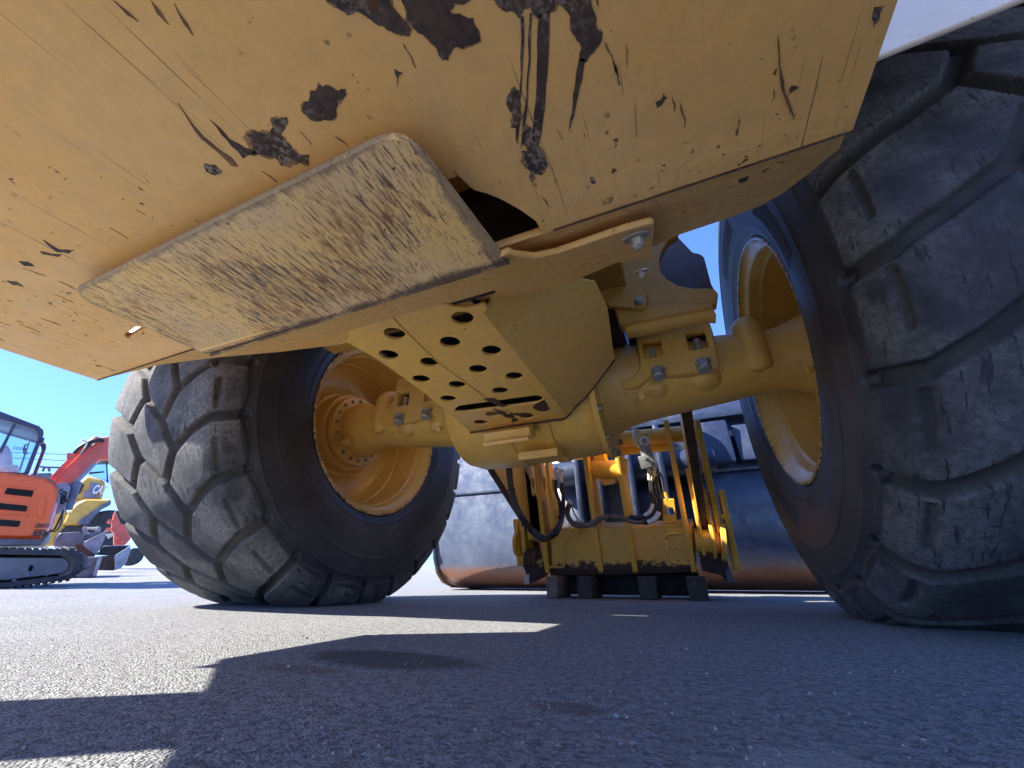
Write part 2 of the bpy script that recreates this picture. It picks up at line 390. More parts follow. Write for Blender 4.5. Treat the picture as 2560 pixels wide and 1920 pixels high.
def box_geo(c, s, rot=None):
    c = V(c); hs = V(s)/2; vs = []
    for x in (-1,1):
        for y in (-1,1):
            for z in (-1,1):
                p = V((x*hs.x, y*hs.y, z*hs.z)); vs.append(c+(rot @ p if rot else p))
    return vs, [(0,1,3,2),(4,6,7,5),(0,4,5,1),(2,3,7,6),(0,2,6,4),(1,5,7,3)]
def box(name, c, s, mat, parent=None, rot=None, bev=.003):
    me = meshf(name, *box_geo(c, s, rot)); bm = bmesh.new(); bm.from_mesh(me)
    bmesh.ops.recalc_face_normals(bm, faces=bm.faces)
    if bev: bmesh.ops.bevel(bm, geom=list(bm.edges), offset=min(bev, min(s)*.3), segments=2, affect='EDGES', profile=.6)
    bm.to_mesh(me); bm.free(); return auto(link(name, me, mat, parent), 50)
def lathe(name, prof, c, mat, parent=None, seg=64, ang=35, axis='x'):
    """prof: (axial, radius) pairs around the local X axis at c"""
    vs = []; fs = []
    for a, r in prof:
        for j in range(seg): t = 2*math.pi*j/seg; vs.append((a, r*math.cos(t), r*math.sin(t)))
    for i in range(len(prof)-1):
        for j in range(seg): k = (j+1) % seg; fs.append((i*seg+j, i*seg+k, (i+1)*seg+k, (i+1)*seg+j))
    me = meshf(name, vs, fs); o = link(name, me, mat, parent, loc=c); return auto(o, ang)
def bolt_mesh(r=.018, h=.014, washer=0., shank=0.):
    g = []
    z = 0
    if washer: g.append(cyl_geo((0,0,0), (0,0,.003), washer, 24, None, .0006)); z = .003
    vs, fs = cyl_geo((0,0,z), (0,0,z+h), r, 6, None, 0); g.append((vs, fs))
    g.append(cyl_geo((0,0,z+h), (0,0,z+h+.0025), r*.86, 18, r*.74, 0))
    if shank: g.append(cyl_geo((0,0,z+h), (0,0,z+h+shank), r*.5, 12, None, .001))
    return meshf('bolt', *join_geo(g))
def place(o, p, n):
    u, v, n = frame_of(n); Mx = Matrix(((u.x,v.x,n.x,p[0]),(u.y,v.y,n.y,p[1]),(u.z,v.z,n.z,p[2]),(0,0,0,1))); o.matrix_local = Mx; return o
def mb(name, geos, mat, parent=None, ang=35): return auto(link(name, meshf(name, *join_geo(geos)), mat, parent), ang)

# ------------------------------------------------------------------ ground
f0 = V((-.39634,.91810,0)); C0 = V((.4806,-1.443,0))
def gz(x, y):
    d = (V((x, y, 0))-C0).dot(f0)
    t = max(0, d-4.6); return .75*(1-math.exp(-t/13.0)) if t > 0 else 0.
ax = [math.copysign(abs(i/46)**3.0*420+abs(i)*.06, i) for i in range(-46, 47)]
vs = [(x, y, gz(x, y)) for y in ax for x in ax]; n = len(ax)
fs = [(j*n+i, j*n+i+1, (j+1)*n+i+1, (j+1)*n+i) for j in range(n-1) for i in range(n-1)]
g = link('ground', meshf('ground', vs, fs), 'ground', None, True); tag(g, 'worn grey asphalt yard with coarse aggregate and an oil stain', kind='structure')
# loose grit
geo = []
rnd = random.Random(3)
for i in range(900):
    a = rnd.uniform(-1.0, .9); d = .33+rnd.random()**1.6*2.2
    x = .4806+d*(f0.x*math.cos(a)+f0.y*math.sin(a)); y = -1.443+d*(f0.y*math.cos(a)-f0.x*math.sin(a))
    s = rnd.choice([.0008,.001,.0014,.0018]) * (1.6 if rnd.random() < .05 else 1)
    c = V((x, y, s*.3)); q = []
    for v in ((1,0,0),(0,1,0),(-1,0,0),(0,-1,0),(0,0,1),(0,0,-1)): q.append(c+V(v)*s*rnd.uniform(.6,1.2)+V((rnd.uniform(-.3,.3)*s, rnd.uniform(-.3,.3)*s, 0)))
    geo.append((q, [(0,1,4),(1,2,4),(2,3,4),(3,0,4),(1,0,5),(2,1,5),(3,2,5),(0,3,5)]))
M['grit'] = simple('loose_grit', (.30,.28,.26), .8, 0, .5, 300)
tag(link('grit', meshf('grit', *join_geo(geo)), 'grit'), 'loose stone grit scattered over the asphalt', 'grit', kind='stuff')

# ================================================================== THE WHEEL LOADER
WL = tag(empty('wheel_loader', (0,0,0)), 'big yellow wheel loader seen from underneath, its scraped belly plate overhead', 'wheel loader')

# ---- belly guard, a wide bottom plate with a hole beside the wear plate
bz = .5
notch = [(0.31,-1.198,0.5),(0.3147,-1.182,0.5),(0.3184,-1.175,0.5),(0.3283,-1.167,0.5),(0.3423,-1.151,0.5),(0.3571,-1.128,0.5),(0.3681,-1.106,0.5),(0.3687,-1.097,0.5),(0.3696,-1.086,0.5)]
outer = [V((-.70,-1.36,bz)), V((-.70,-1.085,bz)), V((.16,-1.085,bz)), V((.17,-1.22,bz))]+[V(p) for p in notch]+[V((notch[-1][0]+.005,-1.085,bz)), V((.70,-1.085,bz)), V((.704,-1.62,bz)), V((-.36,-1.62,bz)), V((-.42,-1.57,bz)), V((-.60,-1.70,bz)), V((-.69,-1.57,bz)), V((-.548,-1.472,bz))]  # unseen rear outline notched and tongued to shape the shadow on the ground
slot = rc([(-0.4185,-1.166,0.5),(-0.3699,-1.173,0.5),(-0.3504,-1.161,0.5),(-0.3728,-1.163,0.5),(-0.4189,-1.158,0.5),(-0.4244,-1.16,0.5)], .004, 3)
belly = plate('belly_guard', outer, (0,0,1), .012, 'belly', WL, [slot], .0015)
CH = []
def chip(pts, amp, it, seed, mat='chip', parent=belly, dz=.0006, n=(0,0,1)):
    if it >= 3 and mat == 'chip' and parent is belly:
        hq = rough(pts, amp*1.5, it, seed+500); cc = sum(hq, V((0,0,0)))/len(hq)
        plate('rust_halo', [cc+(p-cc)*1.035-V(n)*.0003 for p in hq], n, .0002, 'halo', parent, bev=0)
    q = rough(pts, amp*1.15, it+(1 if it > 2 else 0), seed); n = V(n); q = [p-n*dz for p in q]
    plate('paint_chip', q, n, dz-.00005, mat, parent, bev=0)
chip([(0.293,-1.376,0.5),(0.2928,-1.369,0.5),(0.2977,-1.362,0.5),(0.3013,-1.356,0.5),(0.308,-1.356,0.5),(0.3123,-1.352,0.5),(0.3178,-1.343,0.5),(0.3236,-1.336,0.5),(0.3346,-1.328,0.5),(0.3375,-1.326,0.5),(0.3418,-1.329,0.5),(0.3409,-1.335,0.5),(0.3389,-1.339,0.5),(0.337,-1.346,0.5),(0.3396,-1.356,0.5)], .13, 3, 1)
chip([(0.3482,-1.353,0.5),(0.3459,-1.343,0.5),(0.3453,-1.339,0.5),(0.3423,-1.336,0.5),(0.3425,-1.334,0.5),(0.3461,-1.324,0.5),(0.3504,-1.318,0.5),(0.3538,-1.31,0.5),(0.3538,-1.301,0.5),(0.3586,-1.299,0.5),(0.3662,-1.304,0.5),(0.3737,-1.301,0.5),(0.3844,-1.3,0.5),(0.3904,-1.3,0.5),(0.3916,-1.308,0.5),(0.3913,-1.315,0.5),(0.3856,-1.319,0.5),(0.3797,-1.323,0.5),(0.3764,-1.326,0.5),(0.3828,-1.329,0.5),(0.3941,-1.325,0.5),(0.3947,-1.333,0.5)], .13, 3, 2)
chip([(0.4129,-1.325,0.5),(0.4125,-1.315,0.5),(0.4166,-1.309,0.5),(0.4244,-1.304,0.5),(0.4264,-1.3,0.5),(0.4319,-1.304,0.5),(0.4363,-1.303,0.5),(0.4366,-1.298,0.5),(0.4397,-1.294,0.5),(0.4445,-1.296,0.5),(0.4522,-1.293,0.5),(0.4574,-1.299,0.5),(0.4584,-1.305,0.5)], .12, 3, 3)
chip([(0.4594,-1.305,0.5),(0.4569,-1.297,0.5),(0.4602,-1.292,0.5),(0.4635,-1.285,0.5),(0.462,-1.28,0.5),(0.4621,-1.274,0.5),(0.4641,-1.268,0.5),(0.4662,-1.261,0.5),(0.4627,-1.253,0.5),(0.4672,-1.25,0.5),(0.4737,-1.254,0.5),(0.4822,-1.259,0.5),(0.4847,-1.265,0.5),(0.4809,-1.272,0.5),(0.4816,-1.28,0.5),(0.4827,-1.295,0.5)], .12, 3, 4)
chip([(0.4626,-1.255,0.5),(0.4551,-1.239,0.5),(0.4468,-1.219,0.5),(0.4376,-1.198,0.5),(0.4426,-1.206,0.5),(0.4519,-1.222,0.5),(0.4617,-1.239,0.5),(0.4675,-1.252,0.5)], .04, 2, 5)
chip([(0.4405,-1.296,0.5),(0.4294,-1.269,0.5),(0.4163,-1.238,0.5),(0.4044,-1.214,0.5),(0.3993,-1.198,0.5),(0.4029,-1.195,0.5),(0.413,-1.21,0.5),(0.4271,-1.24,0.5),(0.4402,-1.27,0.5),(0.449,-1.295,0.5)], .03, 3, 6)
chip([(0.4272,-1.301,0.5),(0.416,-1.275,0.5),(0.4013,-1.244,0.5),(0.3856,-1.214,0.5),(0.3847,-1.206,0.5),(0.3989,-1.231,0.5),(0.4135,-1.264,0.5),(0.4293,-1.3,0.5)], .03, 2, 7)
chip([(0.4345,-1.3,0.5),(0.4228,-1.272,0.5),(0.4104,-1.247,0.5),(0.397,-1.224,0.5),(0.3857,-1.201,0.5),(0.3895,-1.204,0.5),(0.4003,-1.223,0.5),(0.4144,-1.252,0.5),(0.4245,-1.272,0.5),(0.4361,-1.299,0.5)], .03, 2, 8)
chip([(0.4029,-1.257,0.5),(0.3974,-1.254,0.5),(0.3902,-1.246,0.5),(0.3917,-1.236,0.5),(0.3854,-1.226,0.5),(0.3915,-1.222,0.5),(0.4025,-1.244,0.5),(0.4052,-1.252,0.5)], .2, 3, 9)
chip([(0.3968,-1.22,0.5),(0.39,-1.207,0.5),(0.3921,-1.196,0.5),(0.3852,-1.198,0.5),(0.3827,-1.181,0.5),(0.3864,-1.173,0.5),(0.3831,-1.16,0.5),(0.3899,-1.169,0.5),(0.3967,-1.164,0.5),(0.407,-1.174,0.5),(0.4057,-1.194,0.5),(0.3979,-1.199,0.5),(0.404,-1.211,0.5),(0.4012,-1.22,0.5)], .15, 3, 10)
chip([(0.2396,-1.33,0.5),(0.2151,-1.324,0.5),(0.2073,-1.319,0.5),(0.2095,-1.308,0.5),(0.2241,-1.302,0.5),(0.2363,-1.304,0.5),(0.2507,-1.311,0.5),(0.2592,-1.317,0.5),(0.249,-1.323,0.5),(0.2422,-1.326,0.5)], .22, 3, 11)
chip([(0.174,-1.326,0.5),(0.1885,-1.32,0.5),(0.1788,-1.314,0.5),(0.1685,-1.311,0.5),(0.1689,-1.301,0.5),(0.1683,-1.289,0.5),(0.1774,-1.284,0.5),(0.1677,-1.276,0.5),(0.1607,-1.282,0.5),(0.14,-1.287,0.5),(0.1424,-1.296,0.5),(0.1301,-1.306,0.5),(0.1211,-1.309,0.5),(0.1373,-1.325,0.5),(0.1513,-1.321,0.5),(0.1682,-1.319,0.5)], .16, 3, 12)
chip([(0.0654,-1.322,0.5),(0.075,-1.316,0.5),(0.0743,-1.308,0.5),(0.0622,-1.308,0.5),(0.0579,-1.315,0.5)], .15, 2, 13)
chip([(0.106,-1.371,0.5),(0.0952,-1.341,0.5),(0.0994,-1.315,0.5),(0.096,-1.305,0.5),(0.0903,-1.308,0.5),(0.0916,-1.329,0.5),(0.0906,-1.34,0.5)], .05, 2, 14, 'scratch')
chip([(0.118,-1.349,0.5),(0.1166,-1.329,0.5),(0.1226,-1.316,0.5),(0.1302,-1.308,0.5),(0.1095,-1.309,0.5),(0.1117,-1.323,0.5)], .08, 2, 15, 'chip')
chip([(-0.2417,-1.339,0.5),(-0.2455,-1.322,0.5),(-0.2265,-1.312,0.5),(-0.2423,-1.312,0.5),(-0.2541,-1.321,0.5)], .12, 2, 16)
chip([(-0.273,-1.33,0.5),(-0.2554,-1.315,0.5),(-0.2658,-1.315,0.5),(-0.2775,-1.325,0.5)], .12, 2, 17)
chip([(-0.3277,-1.333,0.5),(-0.3169,-1.327,0.5),(-0.3202,-1.319,0.5),(-0.3332,-1.325,0.5)], .12, 2, 18)
chip([(-0.4016,-1.321,0.5),(-0.3911,-1.314,0.5),(-0.397,-1.304,0.5),(-0.4071,-1.312,0.5)], .12, 2, 19)
chip([(0.3115,-1.312,0.5),(0.3161,-1.306,0.5),(0.31,-1.305,0.5),(0.3043,-1.299,0.5),(0.309,-1.306,0.5)], .15, 2, 20)
chip([(0.1406,-1.436,0.5),(0.143,-1.426,0.5),(0.1429,-1.42,0.5),(0.1396,-1.426,0.5)], .06, 2, 21, 'scratch')
chip([(0.167,-1.424,0.5),(0.1658,-1.415,0.5),(0.1636,-1.409,0.5),(0.1624,-1.417,0.5)], .06, 2, 22, 'scratch')
chip([(0.182,-1.416,0.5),(0.178,-1.405,0.5),(0.1735,-1.397,0.5),(0.1755,-1.406,0.5)], .06, 2, 23, 'scratch')
chip([(0.6846,-1.196,0.5),(0.691,-1.194,0.5),(0.6914,-1.185,0.5),(0.6884,-1.18,0.5),(0.6846,-1.19,0.5)], .1, 2, 24)
chip([(0.5276,-1.197,0.5),(0.5303,-1.192,0.5),(0.5205,-1.186,0.5),(0.5196,-1.192,0.5)], .2, 2, 25)
chip([(0.6347,-1.157,0.5),(0.6417,-1.153,0.5),(0.6392,-1.152,0.5),(0.635,-1.15,0.5)], .2, 2, 26)
chip([(0.4447,-1.14,0.5),(0.4483,-1.139,0.5),(0.4491,-1.13,0.5),(0.4453,-1.131,0.5)], .1, 2, 27)
chip([(0.4852,-1.257,0.5),(0.4876,-1.25,0.5),(0.49,-1.241,0.5),(0.4918,-1.226,0.5),(0.4891,-1.236,0.5),(0.4881,-1.247,0.5)], .1, 2, 28, 'scratch')
chip([(0.618,-1.205,0.5),(0.6229,-1.18,0.5),(0.6309,-1.153,0.5),(0.6438,-1.121,0.5),(0.6378,-1.132,0.5),(0.6276,-1.156,0.5),(0.6212,-1.183,0.5)], .04, 2, 29, 'scratch')
chip([(0.5016,-1.2,0.5),(0.5005,-1.182,0.5),(0.4994,-1.164,0.5),(0.5003,-1.182,0.5)], .03, 1, 30, 'scratch')
rnd = random.Random(11)
for i in range(46):       # short rub marks running fore and aft
    x = rnd.uniform(-.66,.66); y = rnd.uniform(-1.33,-1.12); L = rnd.uniform(.006,.028); wd = rnd.uniform(.0004,.0012); sk_ = rnd.uniform(-.15,.25)
    if abs(x) < .31 and y > -1.285: continue
    chip([V((x-wd,y,bz)), V((x+sk_*L*.5,y+L*.5,bz)), V((x+sk_*L,y+L,bz)), V((x+wd+sk_*L*.5,y+L*.4,bz))], .12, 2, 100+i, 'scratch')

# ---- rising front lip of the belly guard
lipn = (0,-.46947,.88295)
_c = lambda P: [V((p[0], max(p[1], -1.0835), max(p[2], .5008))) for p in P]
lip = plate('front_lip', [V((-.694,-1.0845,.5003))]+_c([(-0.6759,-1.107,0.4883),(-0.5175,-1.06,0.5131),(-0.4347,-0.996,0.5473),(-0.3705,-0.9071,0.5946),(-0.274,-0.8274,0.6369),(-0.2139,-0.8152,0.6435)]+[V((-.1,-.79,.657)), V((.3,-.79,.657))]+[(0.5144,-0.8929,0.6022),(0.5401,-0.9139,0.591),(0.6108,-0.9248,0.5852),(0.6529,-0.9377,0.5783),(0.6756,-0.9653,0.5637),(0.6919,-1.013,0.5382),(0.7023,-1.05,0.5187)])+[V((.694,-1.0845,.5003))], lipn, .010, 'belly', WL)
for s_, pts in enumerate([[(0.6018,-1.058,0.5145),(0.6131,-1.057,0.5149),(0.6131,-1.045,0.5211),(0.6065,-1.044,0.5216)]]): chip(pts, .1, 2, 60, 'chip', lip, .0006, lipn)
tube('weld_bead', [V((-.695,-1.086,.499)), V((-.33,-1.0855,.4985))], .0012, 'edge', lip, 6, 1)
tube('weld_bead', [V((.385,-1.0855,.4985)), V((.695,-1.086,.499))], .0012, 'edge', lip, 6, 1)

# ---- worn skid plate hung below it, folded up at the front
wz = .474
wp = rc([V((-.305,-1.280,wz)), V((.300,-1.280,wz)), V((.318,-1.075,wz)), V((-.300,-1.085,wz))], [.035,.035,.006,.006], 7)
wpl = plate('skid_plate', wp, (0,0,1), .009, 'wear', WL, bev=.003); wpl['label'] = 'scraped rusty skid plate'
rings = []
for j in range(7):
    a = R(28)*j/6; rr = .03; rings.append((-1.080+rr*math.sin(a)*.6, wz+.0002+rr*(1-math.cos(a))*1.4))
vs = []; fs = []
for (y, z) in rings:
    vs += [V((-.300,y,z)), V((.318,y,z))]
for i in range(len(rings)-1): fs.append((2*i, 2*i+1, 2*i+3, 2*i+2))
fo = link('fold', meshf('fold', vs, fs), 'wear', wpl, True); sm = fo.modifiers.new('solid','SOLIDIFY'); sm.thickness = .008; sm.offset = 1
wl = plate('folded_tab', rc([(-0.2925,-1.1,0.4702),(-0.3398,-1.035,0.5044),(-0.2362,-0.9946,0.5261),(-0.0771,-0.9819,0.5328),(0.0572,-0.9818,0.5329),(0.1445,-0.9833,0.5321),(0.2717,-0.9914,0.5278),(0.3594,-0.9673,0.5406),(0.4176,-0.9293,0.5608),(0.498,-0.8868,0.5834),(0.5051,-1.048,0.4976),(0.468,-1.052,0.4958),(0.4037,-1.046,0.4989),(0.376,-1.044,0.4999),(0.348,-1.051,0.4959),(0.3301,-1.081,0.4803),(0.3287,-1.097,0.4716),(0.3164,-1.095,0.4726),(0.1515,-1.092,0.4742),(-0.0384,-1.093,0.4735)], [.0,0,0,0,0,0,0,0,0,.008,.008,0,0,.0,.0,.0,.0,0,0,0], 3), lipn, .009, 'belly', wpl, bev=.002)
for (p, s_) in (([(0.4809,-1.019,0.5131)][0], 1.0), ([(0.4779,-0.824,0.6168)][0], .7)):
    b = link('washer_bolt', bolt_mesh(.0085*s_, .010*s_, .019*s_, .006*s_), 'zinc', wl); place(b, p, V(lipn)*-1)
b = link('washer_bolt', bolt_mesh(.007, .008, .013, .004), 'edge', wl); place(b, [(-0.3736,-1.035,0.5044)][0], V(lipn)*-1)
# dark cavity seen through the plate hole
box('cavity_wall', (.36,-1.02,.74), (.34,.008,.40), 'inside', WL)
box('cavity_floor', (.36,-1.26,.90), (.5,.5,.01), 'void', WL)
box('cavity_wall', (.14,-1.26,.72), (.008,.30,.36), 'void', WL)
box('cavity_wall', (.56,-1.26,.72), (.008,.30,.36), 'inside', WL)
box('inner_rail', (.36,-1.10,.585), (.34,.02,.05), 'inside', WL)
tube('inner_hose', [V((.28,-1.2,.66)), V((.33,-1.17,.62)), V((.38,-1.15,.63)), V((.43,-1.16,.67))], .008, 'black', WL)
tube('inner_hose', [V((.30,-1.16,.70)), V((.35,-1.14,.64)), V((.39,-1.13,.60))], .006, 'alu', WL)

# ---- perforated axle guard
gzv = 'z,.59'
go = [(-0.1445,-0.932,0.59),(-0.027,-0.9311,0.59),(0.0989,-0.9334,0.59),(0.1027,-0.9159,0.59),(0.1182,-0.897,0.59),(0.1383,-0.8851,0.59),(0.1603,-0.8797,0.59),(0.1771,-0.8837,0.59),(0.1788,-0.8676,0.59)]+[V((.163,-.855,.59)), V((.163,-.232,.59))]+[(0.1444,-0.2083,0.59),(0.0455,-0.2131,0.59),(-0.066,-0.2133,0.59),(-0.2016,-0.2034,0.59),(-0.2255,-0.2048,0.59),(-0.2045,-0.3371,0.59),(-0.1779,-0.5902,0.59),(-0.1704,-0.7871,0.59),(-0.1818,-0.8807,0.59),(-0.1635,-0.8929,0.59),(-0.1475,-0.9118,0.59)]
holes = []
for (a, b_, w_) in ((516,512,75),(987,405,77),(474,658,68),(900,570,71),(1186,629,68),(758,708,64),(1093,757,62),(700,825,60),(1343,805,60),(948,863,56),(1246,905,55),(887,960,53),(1538,1026,53),(1110,1124,45),(1430,1082,50),(1192,1066,46)):
    pass
hc = [(-0.0568,-0.8648,0.59),(0.1135,-0.8553,0.59),(-0.1307,-0.7948,0.59),(0.0395,-0.7848,0.59),(0.1111,-0.7118,0.59),(-0.0584,-0.7239,0.59),(0.0372,-0.6411,0.59),(-0.1339,-0.6529,0.59),(0.109,-0.5665,0.59),(-0.0605,-0.5834,0.59),(0.0349,-0.4978,0.59),(-0.1353,-0.5094,0.59),(0.1045,-0.3226,0.59),(-0.1396,-0.2872,0.59),(0.032,-0.2763,0.59),(-0.0663,-0.342,0.59)]
for c in hc: holes.append(circle(c, .0235, (1,0,0), (0,1,0), 22))
gsl = rc([(-0.1681,-0.4222,0.59),(-0.1332,-0.4493,0.59),(0.1235,-0.4261,0.59),(0.1367,-0.4007,0.59),(0.113,-0.3713,0.59),(-0.1429,-0.3949,0.59),(-0.168,-0.4085,0.59)], .012, 3)
ag = plate('axle_guard', go, (0,0,1), .008, 'guard', WL, holes+[gsl], .0012, edge='guard')
sd = [V((.163,-.232,.59)), V((.163,-.855,.59))]+[(0.181,-0.863,0.6035),(0.206,-0.8817,0.6223),(0.2682,-0.8148,0.6689),(0.3347,-0.7382,0.7188),(0.3709,-0.6733,0.7459),(0.3775,-0.5509,0.7508),(0.3632,-0.4289,0.7401),(0.3488,-0.3067,0.7293),(0.3038,-0.2764,0.6956),(0.2394,-0.2459,0.6473)]
plate('side_panel', sd, (-.6,0,.8), .008, 'guard', ag, bev=.0015)
tube('weld_seam', [V(p)-V((0,0,.0005)) for p in [(-0.0191,-0.9293,0.59),(-0.0274,-0.8597,0.59),(-0.0368,-0.7291,0.59),(-0.0326,-0.5894,0.59),(-0.025,-0.4495,0.59)]], .0022, 'guard', ag, 6, 4)
tube('rolled_edge', [V(p) for p in [(-0.2197,-0.2153,0.587),(-0.1238,-0.2138,0.587),(-0.0081,-0.2166,0.587),(0.0991,-0.2139,0.587),(0.1474,-0.2154,0.587)]]+[V(p) for p in [(0.1904,-0.24,0.6105),(0.2394,-0.2459,0.6473),(0.3038,-0.2764,0.6956),(0.3466,-0.3006,0.7277)]], .004, 'edge', ag, 8, 5)
plate('guard_left_side', [V((-.146,-.90,.592)), V((-.212,-.23,.592)), V((-.235,-.23,.70)), V((-.165,-.90,.70))], (1,.1,.2), .006, 'guard', ag)
box('guard_shade_back', (.03,-.90,.66), (.36,.008,.13), 'void', ag)  # black sheets added inside the guard as shade behind its holes
plate('guard_shade_sheet', [V((-.141,-.90,.655)), V((-.206,-.22,.655)), V((.155,-.22,.655)), V((.155,-.90,.655))], (0,0,1), .006, 'void', ag)
plate('guard_shade_wall', [V((-.140,-.90,.600)), V((-.205,-.23,.600)), V((-.205,-.23,.66)), V((-.140,-.90,.66))], (1,.097,0), .005, 'void', ag)
box('guard_shade_wall', (.152,-.56,.628), (.006,.66,.05), 'void', ag)
chip([(-0.042,-0.3941,0.59),(-0.0309,-0.3627,0.59),(0.0002,-0.3626,0.59),(-0.0195,-0.3302,0.59),(-0.0129,-0.2841,0.59),(-0.0099,-0.2526,0.59),(-0.0369,-0.241,0.59),(-0.0365,-0.3162,0.59),(-0.0433,-0.3475,0.59)], .3, 3, 71, 'edge', ag)
chip([(-0.0117,-0.3476,0.59),(0.0204,-0.3129,0.59),(0.0593,-0.2931,0.59),(0.0114,-0.2911,0.59),(-0.0132,-0.3204,0.59)], .3, 3, 72, 'edge', ag)
chip([(0.0904,-0.3624,0.59),(0.1387,-0.3904,0.59),(0.1245,-0.3348,0.59),(0.1234,-0.3024,0.59),(0.0932,-0.302,0.59),(0.0844,-0.3194,0.59)], .2, 2, 73, 'edge', ag)
# torn steel tongue lying across the slot
plate('torn_tongue', [(-0.0347,-0.4695,0.586),(-0.0039,-0.4621,0.586),(0.0095,-0.395,0.586),(-0.0081,-0.3898,0.586)], (0,0,1), .004, 'edge', ag)

# ---- differential and axle housing
AZ = .772
def pr(l): return l
dif = lathe('differential_housing', [(-.40,.10),(-.385,.16),(-.37,.20),(-.345,.225),(-.335,.246),(-.30,.256),(-.29,.262),(-.12,.268),(-.08,.268),(-.076,.262),(.04,.262),(.044,.268),(.08,.268),(.084,.26),(.20,.255),(.243,.250),(.244,.272),(.262,.272),(.263,.22),(.27,.18)], (0,0,AZ), 'cast', WL, 72)
for k in range(14):
    a = 2*math.pi*(k+.5)/14; y, z = .258*math.cos(a), AZ+.258*math.sin(a)
    b = link('flange_bolt', bolt_mesh(.013, .012, 0, 0), 'hub_bolt', dif); b.matrix_parent_inverse = Matrix(); place(b, (.262, y, z-AZ), (1,0,0))
    if 9 <= k <= 12 and False: pass
rot8 = Matrix.Rotation(R(32), 3, 'X')
box('skid_pad', (-.055,-.225,.553), (.175,.055,.045), 'cast', WL, rot8, .002)
box('skid_pad', (-.055,-.243,.528), (.17,.045,.012), 'belly', WL, rot8, .002)
box('sump_boss', (.02,-.10,.505), (.15,.10,.03), 'cast', WL, Matrix.Rotation(R(12),3,'X'), .006)
axR = [(.26,.205),(.29,.185),(.33,.165),(.40,.150),(.50,.140),(.60,.130),(.70,.120),(.77,.110),(.83,.106),(.87,.110),(.90,.120),(.925,.130),(.95,.136),(.975,.133),(.992,.128),(.996,.174),(1.006,.178),(1.02,.178),(1.03,.170),(1.06,.165)]
lathe('axle_housing', axR, (0,0,AZ), 'cast', WL, 64)
axL = [(-x, r) for x, r in axR]; axL[0] = (-.30,.2); axL = [a for a in axL if a[0] < -.31 or a[0] == -.30]
lathe('axle_housing', axL, (0,0,AZ), 'cast', WL, 64)
def bulge(name, c, s, mat, parent):
    bm = bmesh.new(); bmesh.ops.create_uvsphere(bm, u_segments=24, v_segments=14, radius=1)
    for v in bm.verts: v.co = V((v.co.x*s[0]+c[0], v.co.y*s[1]+c[1], v.co.z*s[2]+c[2]))
    me = bpy.data.meshes.new(name); bm.to_mesh(me); bm.free(); return link(name, me, mat, parent, True)
for sg in (1,-1):
    tube('cast_rib', [V((sg*.775,-.02,AZ+.125)), V((sg*.775,-.07,AZ+.10)), V((sg*.775,-.085,AZ+.04)), V((sg*.775,-.085,AZ-.03)), V((sg*.775,-.07,AZ-.07))], [.044]*28+[.042,.038,.031,.022,.010], 'cast', WL, 16)
    bulge('cast_boss', (sg*.45,-.08,AZ-.07), (.06,.05,.045), 'cast', WL)
    bulge('cast_boss', (sg*.61,-.075,AZ-.062), (.06,.055,.045), 'cast', WL)
    # gusset finger on the hub
    plate('hub_finger', rc([V((sg*.965,-.09,AZ-.06)), V((sg*.965,-.17,AZ-.10)), V((sg*.90,-.17,AZ-.125)), V((sg*.90,-.14,AZ-.10))], .004, 2), (0,.5,-.8), .02, 'cast', WL)
    cyl('finger_pin', (sg*.915,-.158,AZ-.118), (sg*.872,-.168,AZ-.13), .008, 'cast', WL, 12)
# axle mount blocks with two windows each, hanging from the frame
def mount(sg):
    o = []
    x0, x1 = sg*.375, sg*.668
    Yp = -.155
    mr = lambda L: [V((sg*p[0], p[1], p[2])) for p in L]
    pts = mr([(0.4149,-0.155,0.9321),(0.6581,-0.155,0.9262),(0.6627,-0.155,0.8372),(0.6563,-0.155,0.7359),(0.6539,-0.155,0.7059),(0.6177,-0.155,0.7049),(0.5698,-0.155,0.7053),(0.5129,-0.155,0.7097),(0.4368,-0.155,0.7153),(0.398,-0.155,0.6899),(0.3487,-0.155,0.6892),(0.3387,-0.155,0.7197),(0.3854,-0.155,0.7285),(0.4063,-0.155,0.7503),(0.4158,-0.155,0.7855)])
    hs = [rc(mr([(0.4352,-0.155,0.8589),(0.4969,-0.155,0.8588),(0.494,-0.155,0.7888),(0.433,-0.155,0.7896)]), .006, 3), rc(mr([(0.5797,-0.155,0.8581),(0.6405,-0.155,0.8592),(0.6385,-0.155,0.7883),(0.5792,-0.155,0.7887)]), .006, 3)]
    m_ = plate('axle_mount', rc(pts, .006, 2), (0,1,0), .045, 'cast', WL, hs, .004)
    box('mount_web', (sg*.525,.0,.87), (.28,.21,.24), 'inside', m_)
    for p in mr([(0.4631,-0.135,0.8151),(0.6094,-0.135,0.8174)]):
        cyl('clamp_stud', (p.x,p.y,p.z-.05), (p.x,p.y,p.z+.018), .0115, 'zinc', m_, 14)
    for p in mr([(0.4685,-0.15,0.7214),(0.6099,-0.15,0.7215)]):
        b = link('mount_bolt', bolt_mesh(.0225, .030, .026, 0), 'zinc', m_); place(b, p+V((0,-.005,.012)), (0,-.40,-1))
    for p in mr([(0.4056,-0.15,0.6545)]):
        b = link('plug', bolt_mesh(.011, .010, .014, 0), 'cast', m_); place(b, p+V((0,.01,0)), (0,-1,-.55))
    return m_
mount(1); mount(-1)

